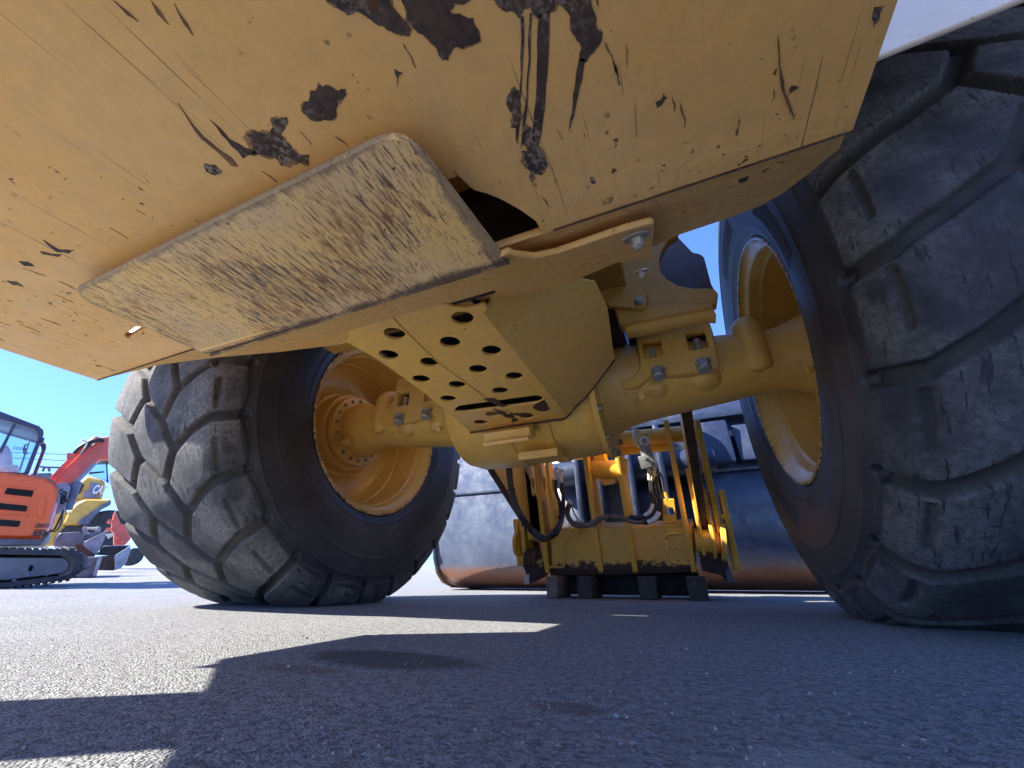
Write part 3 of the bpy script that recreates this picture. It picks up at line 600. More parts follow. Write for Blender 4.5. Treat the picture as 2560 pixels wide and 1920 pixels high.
# ---- front frame above the axle
fr = plate('frame_plate', rc([(0.2977,-0.3,1.153),(0.5469,-0.3,1.23),(0.6428,-0.3,1.266),(0.6141,-0.3,1.165),(0.5791,-0.3,1.151),(0.556,-0.3,1.117),(0.5414,-0.3,1.08),(0.5366,-0.3,1.028),(0.549,-0.3,0.9953),(0.5757,-0.3,0.958),(0.6187,-0.3,0.9299),(0.659,-0.3,0.9181),(0.6778,-0.3,0.9076),(0.6836,-0.3,0.8875),(0.6709,-0.3,0.8481),(0.6612,-0.3,0.8511),(0.3955,-0.3,0.8455),(0.365,-0.3,0.9419),(0.301,-0.3,0.9732)], .004, 2), (0,1,0), .03, 'frame', WL, bev=.003)
plate('frame_inner', rc([(0.5608,-0.1,1.443),(0.6337,-0.1,1.351),(0.6745,-0.1,1.243),(0.6977,-0.1,1.227),(0.7077,-0.1,1.206),(0.706,-0.1,1.073),(0.7102,-0.1,1.05),(0.7007,-0.1,1.004),(0.5124,-0.1,1.064)], .006, 2), (0,1,0), .03, 'brown_frame', WL)
plate('frame_ledge', rc([(0.3679,-0.325,0.915),(0.6583,-0.325,0.8432),(0.6572,-0.325,0.8272),(0.3816,-0.325,0.8387)], .003, 2), (0,1,0), .05, 'frame', WL, bev=.004)
plate('frame_ledge', rc([(0.3907,-0.31,0.8458),(0.659,-0.31,0.8307),(0.6615,-0.31,0.8044),(0.6379,-0.31,0.8138),(0.3955,-0.31,0.8158)], .003, 2), (0,1,0), .05, 'cast', WL, bev=.004)
sp_ = plate('stop_plate', rc([(0.3546,-0.34,0.9417),(0.4741,-0.34,0.9473),(0.4834,-0.34,0.9198),(0.4747,-0.34,0.88),(0.4589,-0.34,0.8701),(0.3536,-0.34,0.9116)], .008, 3), (0,1,0), .02, 'frame', WL, bev=.002)
b = link('stop_bolt', bolt_mesh(.013, .008, .016, 0), 'zinc', sp_); place(b, [(0.4545,-0.345,0.8985)][0], (0,-1,-.1))
box('frame_core', (0,-.05,1.12), (.74,.42,.5), 'inside', WL)
box('frame_ledge', (-.52,-.28,1.02), (.30,.07,.06), 'cast', WL)
box('upper_frame', (0,.1,1.55), (.80,1.1,.45), 'frame', WL)
box('tower_shade_block', (-.13,-.55,1.36), (1.10,.78,.70), 'frame', WL)  # unseen block, added and widened to shade the right wheel and ground

# ---- wheels: displaced tread built as real geometry
TN = 24; RT = .80; PITCH = 2*math.pi*RT/TN
def build_tyre():
    half = [(.250,.395),(.272,.402),(.292,.425),(.306,.47),(.316,.54),(.317,.60),(.311,.66),(.300,.705),(.287,.742),(.272,.766),(.256,.781),(.235,.790),(.18,.7955),(.10,.799),(0,.8)]
    full = half+[(-x, r) for x, r in half[-2::-1]]
    P = np.array([(p.x, p.y) for p in spline([(x, r, 0) for x, r in full], 24)])
    d = np.r_[0, np.cumsum(np.hypot(*np.diff(P, axis=0).T))]; mid = d[-1]/2
    ns, nt = 320, 1500
    ss = np.linspace(0, d[-1], ns); x = np.interp(ss, d, P[:,0])*1.13; r = np.interp(ss, d, P[:,1]); s = mid-ss   # s>0 = +x side
    tx = np.gradient(x, ss); tr = np.gradient(r, ss); nx, nr = tr, -tx; q = np.hypot(nx, nr); nx /= q; nr /= q
    sgn = np.sign((nr*1).mean()); nx *= sgn; nr *= sgn
    th = np.linspace(0, 2*np.pi, nt, endpoint=False); T = -th*RT
    Sg, Tg = np.meshgrid(s, T, indexing='ij')
    p = PITCH
    segs = []   # (a, b, halfwidth, depth, soft)
    segs += [((.055,0),(.112,.5*p),.008,.020,.010), ((.112,.5*p),(.055,p),.008,.020,.010)]
    segs += [((-.055,.5*p),(-.112,p),.008,.020,.010), ((-.112,0),(-.055,.5*p),.008,.020,.010)]
    segs += [((.112,.5*p),(.19,.5*p+.058),.008,.021,.011), ((.19,.5*p+.058),(.262,.5*p+.096),.009,.023,.010), ((.262,.5*p+.096),(.345,.5*p+.106),.013,.020,.008)]
    segs += [((-.112,0),(-.19,.058),.008,.021,.011), ((-.19,.058),(-.262,.096),.009,.023,.010), ((-.262,.096),(-.345,.106),.013,.020,.008)]
    segs += [((.055,0),(-.055,.5*p),.006,.016,.008)]
    segs += [((.268,.5*p+.13),(.268,.5*p+.23),.004,.010,.006), ((-.268,.13),(-.268,.23),.004,.010,.006)]
    D = np.zeros_like(Sg)
    # light warp so no two blocks are the same
    wob = .004*np.sin(Tg*3.1+1)+.003*np.sin(Tg*7.7+Sg*20)
    S2 = Sg+wob; T2 = Tg+.004*np.sin(Tg*5.3+Sg*9)
    for a, b, hw, dep, soft in segs:
        a = np.array(a); b = np.array(b); ab = b-a; L2 = ab@ab
        for kk in (-1, 0, 1):
            ps = S2-a[0]; pt = (T2 % p)-a[1]-kk*p
            u = np.clip((ps*ab[0]+pt*ab[1])/L2, 0, 1); dist = np.hypot(ps-u*ab[0], pt-u*ab[1])
            f = np.clip((hw+soft-dist)/soft, 0, 1); f = f*f*(3-2*f); D = np.maximum(D, dep*f)
    # shoulder scallops: shallow step between lug root and sidewall
    A = np.abs(Sg)
    step = np.clip((A-.335)/.012, 0, 1); step = step*step*(3-2*step)
    ph = ((Tg-.5*p*(Sg > 0)) % p)/p
    wave = .018*np.abs(np.sin(np.pi*(ph-.45)))
    step2 = np.clip((A-.345-wave+.012)/.01, 0, 1); step2 = step2*step2*(3-2*step2)
    D = np.maximum(D, 0)+.0055*step2*(A > .3)
    # rings and ribs on the sidewall
    for a0, h, wd in ((.385,-.0025,.004),(.455,-.003,.0035),(.60,-.003,.005),(.63,-.002,.003)):
        D += h*np.exp(-((A-a0)/wd)**2)
    sect = (np.mod(th, 2*np.pi/5) < .62)[None,:]
    rib = (np.sin(th*230)[None,:] > .1)
    D -= .0016*(rib & sect & (A > .49) & (A < .56))
    tread = (A < .335).astype(float)*np.ones_like(Sg)
    groove = np.clip(D/.016, 0, 1)*(A < .35)
    X = x[:,None]-nx[:,None]*D; Rr = r[:,None]-nr[:,None]*D
    Y = Rr*np.cos(th)[None,:]; Z = Rr*np.sin(th)[None,:]
    low = np.clip((-Z-.60)/.172, 0, 1)
    X = X*(1+.045*low**2)
    Z = np.maximum(Z, -AZ+.0005)
    co = np.stack([X, Y, Z], -1).reshape(-1, 3)
    i = np.arange(ns-1)[:,None]*nt; j = np.arange(nt)[None,:]; j2 = (j+1) % nt
    F = np.stack([i+j, i+j2, i+nt+j2, i+nt+j], -1).reshape(-1, 4)
    me = bpy.data.meshes.new('tyre'); me.vertices.add(len(co)); me.vertices.foreach_set('co', co.ravel().astype('f'))
    me.loops.add(F.size); me.loops.foreach_set('vertex_index', F.ravel().astype('i')); me.polygons.add(len(F))
    me.polygons.foreach_set('loop_start', np.arange(0, F.size, 4, dtype='i')); me.update(calc_edges=True)
    for nm, ar in (('groove', groove), ('tread', tread)):
        at = me.attributes.new(nm, 'FLOAT', 'POINT'); at.data.foreach_set('value', ar.ravel().astype('f'))
    me.materials.append(M['tyre']); me.shade_smooth(); return me
tyre_me = build_tyre()
rimprof = [(0.2114,0.398),(0.2745,0.398),(0.2976,0.4),(0.3081,0.41),(0.3176,0.4195),(0.325,0.4205),(0.3287,0.417),(0.3271,0.411),(0.3166,0.405),(0.3039,0.396),(0.2976,0.384),(0.2903,0.378),(0.2692,0.376),(0.2587,0.371),(0.2534,0.366),(0.1272,0.362),(0.1219,0.356),(0.08512,0.353),(0.057,0.345),(0.042,0.33),(0.028,0.31),(0.018,0.28),(0.016,0.25),(0.022,0.232),(0.034,0.222),(0.048,0.218),(0.058,0.212),(0.06,0.2),(0.06,0)]
def wheel(loc, rz, lab):
    wh = empty('wheel', loc, WL); wh.rotation_euler = (0,0,rz)
    if lab: wh['label'] = lab
    link('tyre', tyre_me, None, wh)
    lathe('rim', rimprof, (0,0,0), 'rim', wh, 128, 40)
    lathe('rim_outer_face', [(-.18,.398),(-.27,.40),(-.288,.42),(-.285,.41),(-.26,.38),(-.1,.36),(-.05,.3),(-.08,.15),(-.08,.0)], (0,0,0), 'rimp', wh, 64, 40)
    for k in range(18):
        a = 2*math.pi*k/18; b = link('hub_bolt', hb, None, wh); place(b, (.1605, .152*math.cos(a), .152*math.sin(a)), (1,0,0))
    return wh
hb = bolt_mesh(.0095, .009, 0, .0); hb.materials.append(M['hub_bolt'])
wL = wheel((-1.157,0,AZ), 0, 'left wheel, its dusty tread half in the sun')
wR = wheel((1.157,0,AZ), math.pi, 'right wheel, shaded tread close to the camera')
# hub flanges ring carrying the bolts
for sg in (-1, 1):
    lathe('hub_flange', [(sg*1.03,.150),(sg*1.032,.192),(sg*1.045,.20),(sg*1.10,.20)], (0,0,AZ), 'cast', WL, 64)
# rubber moulding spikes on the right tyre
geo = []
rnd = random.Random(5)
for i in range(130):
    a = rnd.uniform(0, 2*math.pi); A = rnd.choice([.40,.43,.47,.52,.58,.66,.70,.74]); 
    rr = A; xx = .284+.035*math.sin(min(1, (rr-.40)/.22)*math.pi/2) if rr < .66 else .318-(rr-.64)*.25
    c = V((xx, rr*math.cos(a), rr*math.sin(a)))
    if c.z < -.70: continue
    geo.append(cyl_geo(c-V((.004,0,0)), c+V((.004, rnd.uniform(-.004,.004), rnd.uniform(-.007,-.002))), .0013, 5, .0008))
sp1 = link('moulding_spikes', meshf('spikes', *join_geo(geo)), 'black', wR)
sp1['kind'] = 'stuff'

# ---- fender panels; unseen body and added blocks behind/above shade the ground and tyres
plate('fender_panel', [(0.8062,-0.95,0.7792),(0.8394,-0.95,0.784),(1.004,-0.95,0.7919),(1.103,-0.95,0.7985)]+[V((1.45,-.95,1.25)), V((.71,-.95,1.25))], (0,1,0), .01, 'cream', WL, bev=.002)
plate('fender_panel', [V((-.71,-.95,.79)), V((-1.46,-.95,.79)), V((-1.46,-.95,1.22)), V((-.71,-.95,1.22))], (0,1,0), .01, 'cream', WL, bev=.002)  # unseen mirrored panel, added to shade part of the left tread
box('fender_top', (1.08,-.62,1.255), (.75,.66,.015), 'cream', WL)
box('fender_top', (-1.08,-.62,1.255), (.75,.66,.015), 'cream', WL)  # unseen, added to block a strip of sun on the ground
box('rear_frame', (0,-1.56,1.35), (1.36,.82,1.10), 'frame', WL, None, .03)  # unseen rear body, sized to keep sun off the right tyre
box('rear_frame_keel', (.12,-1.72,.67), (1.12,.50,.26), 'frame', WL, None, .02)  # unseen, narrowed at left so sun patches reach the ground
box('nose_shade_block', (-.05,-.98,.86), (.90,.24,.28), 'frame', WL)  # these three unseen blocks are added to cut sun strips on the ground
box('nose_shade_block', (-.60,-.93,.87), (.19,.32,.25), 'frame', WL)
box('nose_shade_block', (-.60,-.63,.95), (.19,.28,.12), 'frame', WL)
box('belly_top', (0,-1.13,.95), (1.36,.06,.12), 'inside', WL)
box('belly_side_wall', (.695,-1.13,.76), (.01,.10,.48), 'frame', WL)
box('belly_side_wall', (-.695,-1.25,.76), (.01,.34,.48), 'frame', WL)  # unseen wall, lengthened to stop sun through the belly slot

# ---- lift arms
def arm(X):
    low = [(-.02,.782),(.356,.607),(.75,.425),(1.03,.295),(1.07,.22),(1.11,.15),(1.17,.14),(1.22,.19),(1.22,.27),(1.15,.42),(.95,.62),(.60,.83),(.10,1.10),(-.02,1.16)]
    pts = [V((X, y, z)) for y, z in low]
    return plate('lift_arm', rc(pts, .02, 3), (1,0,0), .042, 'coupler', WL, bev=.002, edge='edge')
arm(-.445); arm(.522)

# ================================================================== QUICK COUPLER
QC = tag(empty('quick_coupler', (.06,.95,.1)), 'yellow steel coupler frame with hydraulic hoses, standing on timber blocks before the navy bucket', 'coupler')
def q(o): o.matrix_parent_inverse = Matrix.Translation((-.06,-.95,-.1)); return o
def cy(z, d=0): return .95-.25*(z-.1)+d
cn = V((0,1,.25)).normalized()
def upright(X, z0, z1, dep, th=.027, hole=None, mat='coupler', name='upright', X1=None, foot=True):
    e = [V((X, cy(z0), z0)), V((X, cy(z1), z1)), V((X, cy(z1,dep*.75), z1+.01)), V((X, cy((z0+z1)/2, dep), (z0+z1)/2)), V((X, cy(z0,dep), z0))]
    hs = []
    if hole: hs = [circle((X, cy(hole[0], hole[2]), hole[0]), hole[1], (0,1,0), (0,0,1), 20, hole[1]*.6)]
    o = q(plate(name, rc(e, .015, 3), (1,0,0), th, mat, QC, hs, .003))
    return o
upright(-.344,.12,.80,.19, hole=(.62,.05,.10))
upright(-.034,.12,.84,.25)
upright(.150,.12,.90,.25)
upright(.440,.12,.88,.22); upright(-.27,.34,.78,.12, th=.02, hole=(.60,.045,.06)); upright(.505,.16,.62,.16, th=.02); upright(.565,.20,.50,.12, th=.02)
upright(.595,.30,.86,.16)
upright(.640,.13,.50,.2)
upright(-.43,.30,.85,.22, hole=(.62,.06,.12))
upright(-.515,.16,.42,.15); upright(-.475,.15,.40,.18)
cb = [(-0.2969,0.9056,0.3575),(-0.0851,0.9057,0.3572),(0.2235,0.908,0.348),(0.4955,0.9071,0.3514),(0.4646,0.9641,0.1234),(0.0996,0.9666,0.1137),(-0.314,0.9673,0.111)]
q(plate('back_box', rc(cb, .004, 2), cn, .19, 'coupler_box', QC, bev=.012))
q(plate('bottom_lip', [(-0.316,0.9471,0.1316),(0.1052,0.9468,0.133),(0.4682,0.9446,0.1415),(0.4684,0.9492,0.1233),(0.1013,0.9526,0.1098),(-0.3144,0.9533,0.1068)], cn, .14, 'dark_rust', QC, bev=.003))
def outline(pts, r, mat, name, m=1):
    P = [V(p) for p in rc(pts, .025, 4)]; return q(tube(name, P+[P[0]], r, mat, QC, 8, m))
outline([(-0.3187,0.919,0.296),(-0.2233,0.9193,0.2949),(-0.2103,0.9237,0.2773),(-0.2264,0.9531,0.1595),(-0.2427,0.9553,0.1507),(-0.3332,0.9544,0.1546)], .006, 'coupler', 'weld_frame')
outline([(0.3475,0.9173,0.3029),(0.4535,0.9164,0.3062),(0.4505,0.9529,0.1604),(0.3596,0.9515,0.1659),(0.3364,0.9443,0.1947)], .006, 'coupler', 'weld_frame')
q(plate('top_ledge', [(-0.2092,0.9071,0.3514),(-0.0358,0.9077,0.3491),(-0.0381,0.9116,0.3335),(-0.1766,0.9112,0.3353)], cn, .16, 'cyel', QC))
q(plate('top_ledge', [(0.1977,0.916,0.3161),(0.2118,0.9132,0.3272),(0.2629,0.9094,0.3424),(0.335,0.9082,0.3473),(0.4281,0.9072,0.351),(0.4311,0.9092,0.343),(0.3315,0.913,0.3281),(0.2591,0.9148,0.3207)], cn, .16, 'cyel', QC))
q(box('block_gap_shade', (.07,1.12,.075), (.80,.02,.13), 'void', QC))  # added black sheet, standing in for deep shade between the timber blocks
# cross tubes
a, b_ = [(0.1323,0.8844,0.8425),(0.627,0.8886,0.8256)]
q(cyl('cross_tube', a, b_, .045, 'coupler', QC, 24)); 
a, b_ = [(-0.1148,0.9699,0.8204),(0.4628,0.9717,0.8133)]
q(cyl('cross_tube', a, b_, .05, 'cyel', QC, 24))
# tilt link and pins
q(plate('tilt_link', rc([(0.0012,0.8685,0.7862),(0.0743,0.8705,0.778),(0.1,0.8979,0.6685),(0.1271,0.9146,0.6017),(0.1102,0.9182,0.5871),(0.0483,0.9195,0.5821),(0.0342,0.9147,0.6014),(0.0222,0.8919,0.6923)], .008, 2), cn, .07, 'coupler', QC, bev=.005))
a, b_ = [(-0.008,0.9048,0.6808),(0.1648,0.9089,0.6646)]
q(cyl('pin_boss', a, b_, .055, 'coupler', QC, 24)); 
a, b_ = [(0.1735,0.8856,0.6777),(0.2004,0.8862,0.6751)]; q(cyl('pin_boss', a, b_, .045, 'coupler', QC, 24))
a, b_ = [(0.485,0.9673,0.2707),(0.5984,0.9696,0.2618)]; q(cyl('lower_pin', a, b_, .06, 'coupler', QC, 24))
a, b_ = [(0.5579,0.9286,0.2656),(0.5739,0.9287,0.2651)]; q(cyl('pin_collar', a, b_, .085, 'coupler', QC, 28))
a, b_ = [(0.5997,0.9296,0.2617),(0.6227,0.9304,0.2583)]; q(cyl('pin_collar', a, b_, .095, 'coupler', QC, 28))
a, b_ = [(-0.5093,0.9235,0.2862),(-0.4904,0.9236,0.2856)]; q(cyl('pin_collar', a, b_, .075, 'cyel', QC, 28))
a, b_ = [(-0.4626,0.9542,0.203),(-0.3898,0.9561,0.1956)]; q(cyl('lower_pin', a, b_, .055, 'edge', QC, 24))
a, b_ = [(0.6234,0.9007,0.3771),(0.6685,0.9022,0.3713)]; q(cyl('lock_pin', a, b_, .014, 'coupler', QC, 14))
q(plate('lock_lever', [(0.6434,0.8757,0.3974),(0.6544,0.8762,0.3951),(0.6567,0.8951,0.3197),(0.6581,0.9051,0.2796),(0.6478,0.9058,0.2767),(0.6406,0.8949,0.3204)], cn, .012, 'coupler', QC))
# feet
q(plate('hook_foot', rc([(-0.4939,0.9213,0.215),(-0.3634,0.9311,0.1758),(-0.3406,0.9492,0.1031),(-0.4003,0.9552,0.0791),(-0.4525,0.959,0.0639),(-0.4757,0.9591,0.0638),(-0.48,0.9476,0.1095),(-0.461,0.9461,0.1155)], .004, 2), cn, .08, 'coupler_box', QC))
q(plate('hook_foot', [(-0.4751,0.9373,0.1106),(-0.4412,0.9365,0.1142),(-0.4442,0.949,0.064),(-0.472,0.9495,0.0621)], cn, .03, 'cream_fit', QC))
q(plate('hook_foot', rc([(0.494,0.9245,0.2018),(0.6148,0.9251,0.1994),(0.6123,0.9406,0.1374),(0.6223,0.947,0.1118),(0.6245,0.9553,0.0789),(0.5895,0.9559,0.0762),(0.5752,0.9483,0.1068),(0.4903,0.943,0.1279)], .006, 2), cn, .09, 'dark_rust', QC))
q(plate('hook_foot', [(0.6139,0.9281,0.1475),(0.6198,0.9332,0.127),(0.6249,0.9453,0.0789),(0.5916,0.9459,0.0763),(0.5933,0.9345,0.1221)], cn, .03, 'slate', QC))
# valve bracket
q(plate('valve_bracket', rc([(0.3643,0.8862,0.4753),(0.4193,0.8864,0.4745),(0.4144,0.9148,0.3607),(0.3435,0.9149,0.3605)], .003, 2), cn, .05, 'cyel', QC, [rc([(0.3664,0.8961,0.4358),(0.4082,0.8964,0.4343),(0.4067,0.9058,0.3967),(0.3609,0.9061,0.3956)], .006, 3)]))
# hydraulic valve
vb = [(0.3238,0.7691,0.6635)][0]
rotc = Matrix.Rotation(R(-8), 3, 'Y') @ Matrix.Rotation(R(14), 3, 'X')
q(box('valve_block', vb, (.082,.06,.068), 'alu', QC, rotc))
for p in [(0.3274,0.7344,0.6623),(0.3493,0.74,0.6399)]: q(cyl('valve_port', p, V(p)-cn*.014, .010, 'black', QC, 14))
a, b_ = [(0.3268,0.7622,0.6914),(0.3222,0.7468,0.7526)]; q(cyl('valve_body', a, b_, .030, 'alu', QC, 18))
a, b_ = [(0.3222,0.7497,0.7412),(0.3224,0.7411,0.7756)]; q(cyl('valve_body', a, b_, .024, 'black', QC, 18))
a = V([(0.3271,0.7148,0.7609)][0]); q(cyl('valve_cap', a, a+cn*.06, .026, 'white', QC, 18)); q(cyl('valve_cap', a-cn*.004, a+cn*.01, .015, 'alu', QC, 18))
q(tube('cream_pipe', [(0.3046,0.7585,0.7459),(0.287,0.7503,0.7788),(0.2897,0.7406,0.8175),(0.2974,0.735,0.84)], .020, 'cream_fit', QC))
q(tube('cream_pipe', [(0.2967,0.7368,0.7529),(0.3069,0.7275,0.7901),(0.3388,0.7256,0.7976),(0.3497,0.7317,0.7733)], .012, 'coupler', QC))
for (u_, v_) in (((560,820),(560,960)),((640,810),(650,950)),((575,900),(590,1010))):
    pass
for seg_ in ([(0.3239,0.7771,0.6317),(0.3225,0.7845,0.6022),(0.3198,0.7936,0.5656)], [(0.3539,0.7769,0.6325),(0.3444,0.785,0.6002),(0.3265,0.7947,0.5613)], [(0.3428,0.7992,0.6231),(0.3474,0.8086,0.5855),(0.3508,0.8142,0.5631)]): q(tube('hose_fitting', seg_, .0115, 'cream_fit', QC))
for seg_ in ([(-0.1494,0.7785,0.666),(-0.1701,0.78,0.6599),(-0.1744,0.788,0.628),(-0.1743,0.796,0.5959)], [(-0.1783,0.7748,0.6809),(-0.197,0.7764,0.6746),(-0.2012,0.7844,0.6425),(-0.2027,0.7914,0.6143)]): q(tube('hose_fitting', seg_, .012, 'white', QC))
# hoses
H1 = [(-0.3317,0.3836,0.6855),(-0.3396,0.405,0.5998),(-0.3382,0.4228,0.5289),(-0.324,0.4456,0.4377),(-0.2928,0.4638,0.3648)]+[(-0.2759,0.558,0.3081),(-0.2216,0.5669,0.2724)]+[(-0.2134,0.683,0.288),(-0.169,0.6746,0.3215)]+[(-0.1709,0.7752,0.3994),(-0.1536,0.7509,0.4965),(-0.1507,0.7298,0.5808)]
H2 = [(-0.3276,0.4025,0.6901),(-0.334,0.4241,0.6036),(-0.3344,0.4419,0.5323),(-0.3202,0.4649,0.4404),(-0.2885,0.4824,0.3703)]+[(-0.2741,0.575,0.3201),(-0.2231,0.5836,0.2857)]+[(-0.2224,0.6999,0.3005),(-0.1836,0.6914,0.3346)]+[(-0.1878,0.7895,0.402),(-0.1819,0.7706,0.4777),(-0.195,0.7549,0.5403),(-0.189,0.7394,0.6025)]
q(tube('hose', H1, .0115, 'black', QC)); q(tube('hose', H2, .0105, 'black', QC))
for (x, y), (x2, y2) in (((278,580),(375,570)),): pass
for zt in ([(-0.3535,0.4299,0.5003),(-0.3109,0.4294,0.5023)], [(-0.3046,0.4919,0.3323),(-0.2706,0.486,0.3559)], [(-0.2252,0.5702,0.2592),(-0.214,0.5632,0.2872)], [(-0.201,0.6938,0.3246),(-0.176,0.6998,0.3006)], [(-0.1965,0.7637,0.4051),(-0.1606,0.767,0.3921)]):
    a, b_ = V(zt[0]), V(zt[1]); q(cyl('cable_tie', a+(b_-a)*.05, b_, .006, 'void', QC, 8))
q(tube('hose', [(-0.1398,0.8156,0.4777),(-0.1604,0.8259,0.4365),(-0.1514,0.8365,0.3939),(-0.1221,0.8444,0.3623),(-0.0691,0.8459,0.3562),(-0.0148,0.8438,0.3649),(0.0292,0.8374,0.3906),(0.0812,0.8366,0.3934),(0.1462,0.8384,0.3865),(0.1817,0.8424,0.3703),(0.2252,0.8447,0.3611),(0.2559,0.8433,0.3667)], .011, 'brown_hose', QC))
q(tube('hose', [(-0.1424,0.8377,0.4691),(-0.1562,0.8472,0.4311),(-0.1446,0.857,0.392),(-0.1094,0.8622,0.3713),(-0.0645,0.8636,0.3655),(0.0005,0.8578,0.3887),(0.0431,0.8542,0.4033),(0.1067,0.8541,0.4037),(0.1484,0.856,0.396)], .009, 'brown_hose', QC))
q(tube('hose', [(-0.1334,0.8369,0.4724),(-0.1192,0.8497,0.4214),(-0.0917,0.8605,0.3781),(-0.0721,0.8626,0.3696)], .004, 'brown_hose', QC))
q(cyl('cable_tie', *[(-0.1054,0.8353,0.3587),(-0.0703,0.8353,0.359)], .014, 'brown_hose', QC, 10))
q(cyl('cable_tie', *[(0.0774,0.8232,0.4071),(0.0812,0.8297,0.3813)], .005, 'black', QC, 8))
q(tube('hose', [(0.3228,0.8032,0.5672),(0.3169,0.8168,0.5128),(0.322,0.8305,0.4581),(0.2841,0.8424,0.4102),(0.235,0.8489,0.3842),(0.1838,0.8465,0.3941)], .012, 'black', QC))
q(tube('hose', [(0.3479,0.7991,0.5835),(0.3492,0.8129,0.5285),(0.3577,0.8266,0.4737),(0.3446,0.8397,0.421),(0.307,0.8516,0.3735),(0.2608,0.8546,0.3615),(0.2177,0.8523,0.3707),(0.1744,0.8491,0.3837)], .013, 'black', QC))
q(tube('white_sleeve', [(0.2639,0.8171,0.3916),(0.2902,0.8135,0.4061),(0.3065,0.8084,0.4263),(0.3153,0.8037,0.4453)], .009, 'white', QC))
q(tube('white_sleeve', [(0.2749,0.8207,0.3571),(0.3018,0.8184,0.3663),(0.3227,0.8143,0.3827),(0.3388,0.8093,0.4027)], .012, 'white', QC))
q(tube('thin_hose', [(0.3594,0.7934,0.6064),(0.3766,0.7952,0.5993),(0.3845,0.8045,0.562),(0.3836,0.8207,0.497),(0.3868,0.8288,0.4646)], .005, 'brown_hose', QC))
q(tube('thin_hose', [(0.3413,0.7782,0.5874),(0.3282,0.7888,0.5447),(0.3224,0.8023,0.4909),(0.3153,0.82,0.4201)], .004, 'black', QC))
q(cyl('hose_fitting', *[(0.3843,0.8199,0.5006),(0.3892,0.828,0.468)], .009, 'coupler', QC, 10))
q(tube('guide_rod', [(0.5684,0.8568,0.6727),(0.5654,0.8881,0.5477),(0.5867,0.9011,0.4956),(0.5834,0.9117,0.4531)], .007, 'coupler', QC, 8, 2))
# small bits on the left
q(plate('small_bracket', [(-0.2685,0.8886,0.4657),(-0.228,0.8887,0.4653),(-0.2261,0.8977,0.4293),(-0.2617,0.8972,0.4312)], cn, .06, 'coupler', QC))
q(cyl('clamp_nut', *[(-0.1493,0.8347,0.4812),(-0.1331,0.8325,0.4899)], .018, 'cream_fit', QC, 10))
q(cyl('clamp_nut', *[(-0.1105,0.8297,0.3814),(-0.0676,0.8306,0.3775)], .009, 'zinc', QC, 10))

# ================================================================== TIMBER BLOCKS
blk = [(-.262,.80,.06,'pale timber block standing in the sun under the left corner of the yellow coupler'),(-.085,.80,.075,'shaded timber block second from left under the yellow coupler'),(.228,.82,.085,'shaded timber block third from left under the yellow coupler'),(.455,.82,.085,'shaded timber block under the right corner of the yellow coupler')]
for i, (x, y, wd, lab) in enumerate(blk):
    o = box('timber_block', (0,0,.052), (wd,.26,.103), 'wood' if i == 0 else 'shaded_wood', None, None, .004); o.location = (x, y+.14, 0.001); tag(o, lab, 'timber block', 'timber blocks under the coupler')

# ================================================================== BIG NAVY BUCKET
BK = tag(empty('bucket', (0,2.1,0)), 'huge navy blue loader bucket with a rusty rounded bottom, standing behind the coupler', 'bucket')
def q2(o): o.matrix_parent_inverse = Matrix.Translation((0,-2.1,0)); return o
prof = [(2.62,.004),(2.35,.012),(2.15,.03),(2.0,.07),(1.90,.14),(1.83,.25),(1.795,.38),(1.79,.52),(1.80,.66),(1.83,.80)]
prof2 = [(1.812,.795),(1.83,.92),(1.87,1.06),(1.93,1.20)]
def shell(name, pr_, x0, x1, th, mat):
    P = [V((0,y,z)) for y, z in pr_]; P = spline(P, 6); vs = []; fs = []
    for p in P: vs += [V((x0,p.y,p.z)), V((x1,p.y,p.z))]
    for i in range(len(P)-1): fs.append((2*i, 2*i+1, 2*i+3, 2*i+2))
    o = q2(link(name, meshf(name, vs, fs), mat, BK, True)); s_ = o.modifiers.new('solid','SOLIDIFY'); s_.thickness = th; s_.offset = 1 if False else -1; return o
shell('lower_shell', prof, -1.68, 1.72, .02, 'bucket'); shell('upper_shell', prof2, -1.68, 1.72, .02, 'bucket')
sdp = [(2.62,.0),(2.15,.015),(1.98,.06),(1.88,.13),(1.81,.25),(1.775,.38),(1.77,.52),(1.785,.68),(1.80,.8),(1.82,.92),(1.86,1.06),(1.92,1.22),(2.3,1.15),(2.7,.5)]
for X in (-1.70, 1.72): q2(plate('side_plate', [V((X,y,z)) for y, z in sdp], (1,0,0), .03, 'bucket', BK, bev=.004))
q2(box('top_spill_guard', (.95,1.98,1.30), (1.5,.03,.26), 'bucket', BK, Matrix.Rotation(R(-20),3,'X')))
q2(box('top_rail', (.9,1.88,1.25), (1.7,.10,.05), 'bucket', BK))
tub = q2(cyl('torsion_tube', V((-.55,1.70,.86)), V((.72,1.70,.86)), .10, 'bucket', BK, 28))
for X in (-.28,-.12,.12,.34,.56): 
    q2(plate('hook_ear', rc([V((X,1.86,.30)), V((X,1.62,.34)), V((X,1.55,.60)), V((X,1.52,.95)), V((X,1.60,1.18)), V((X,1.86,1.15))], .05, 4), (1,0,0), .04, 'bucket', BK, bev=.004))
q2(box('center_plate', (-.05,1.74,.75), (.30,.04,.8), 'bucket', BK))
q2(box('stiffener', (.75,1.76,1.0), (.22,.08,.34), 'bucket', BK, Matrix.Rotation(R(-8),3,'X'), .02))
q2(box('raised_panel', (1.25,1.80,.99), (.72,.05,.30), 'bucket', BK, Matrix.Rotation(R(-14),3,'X'), .02))

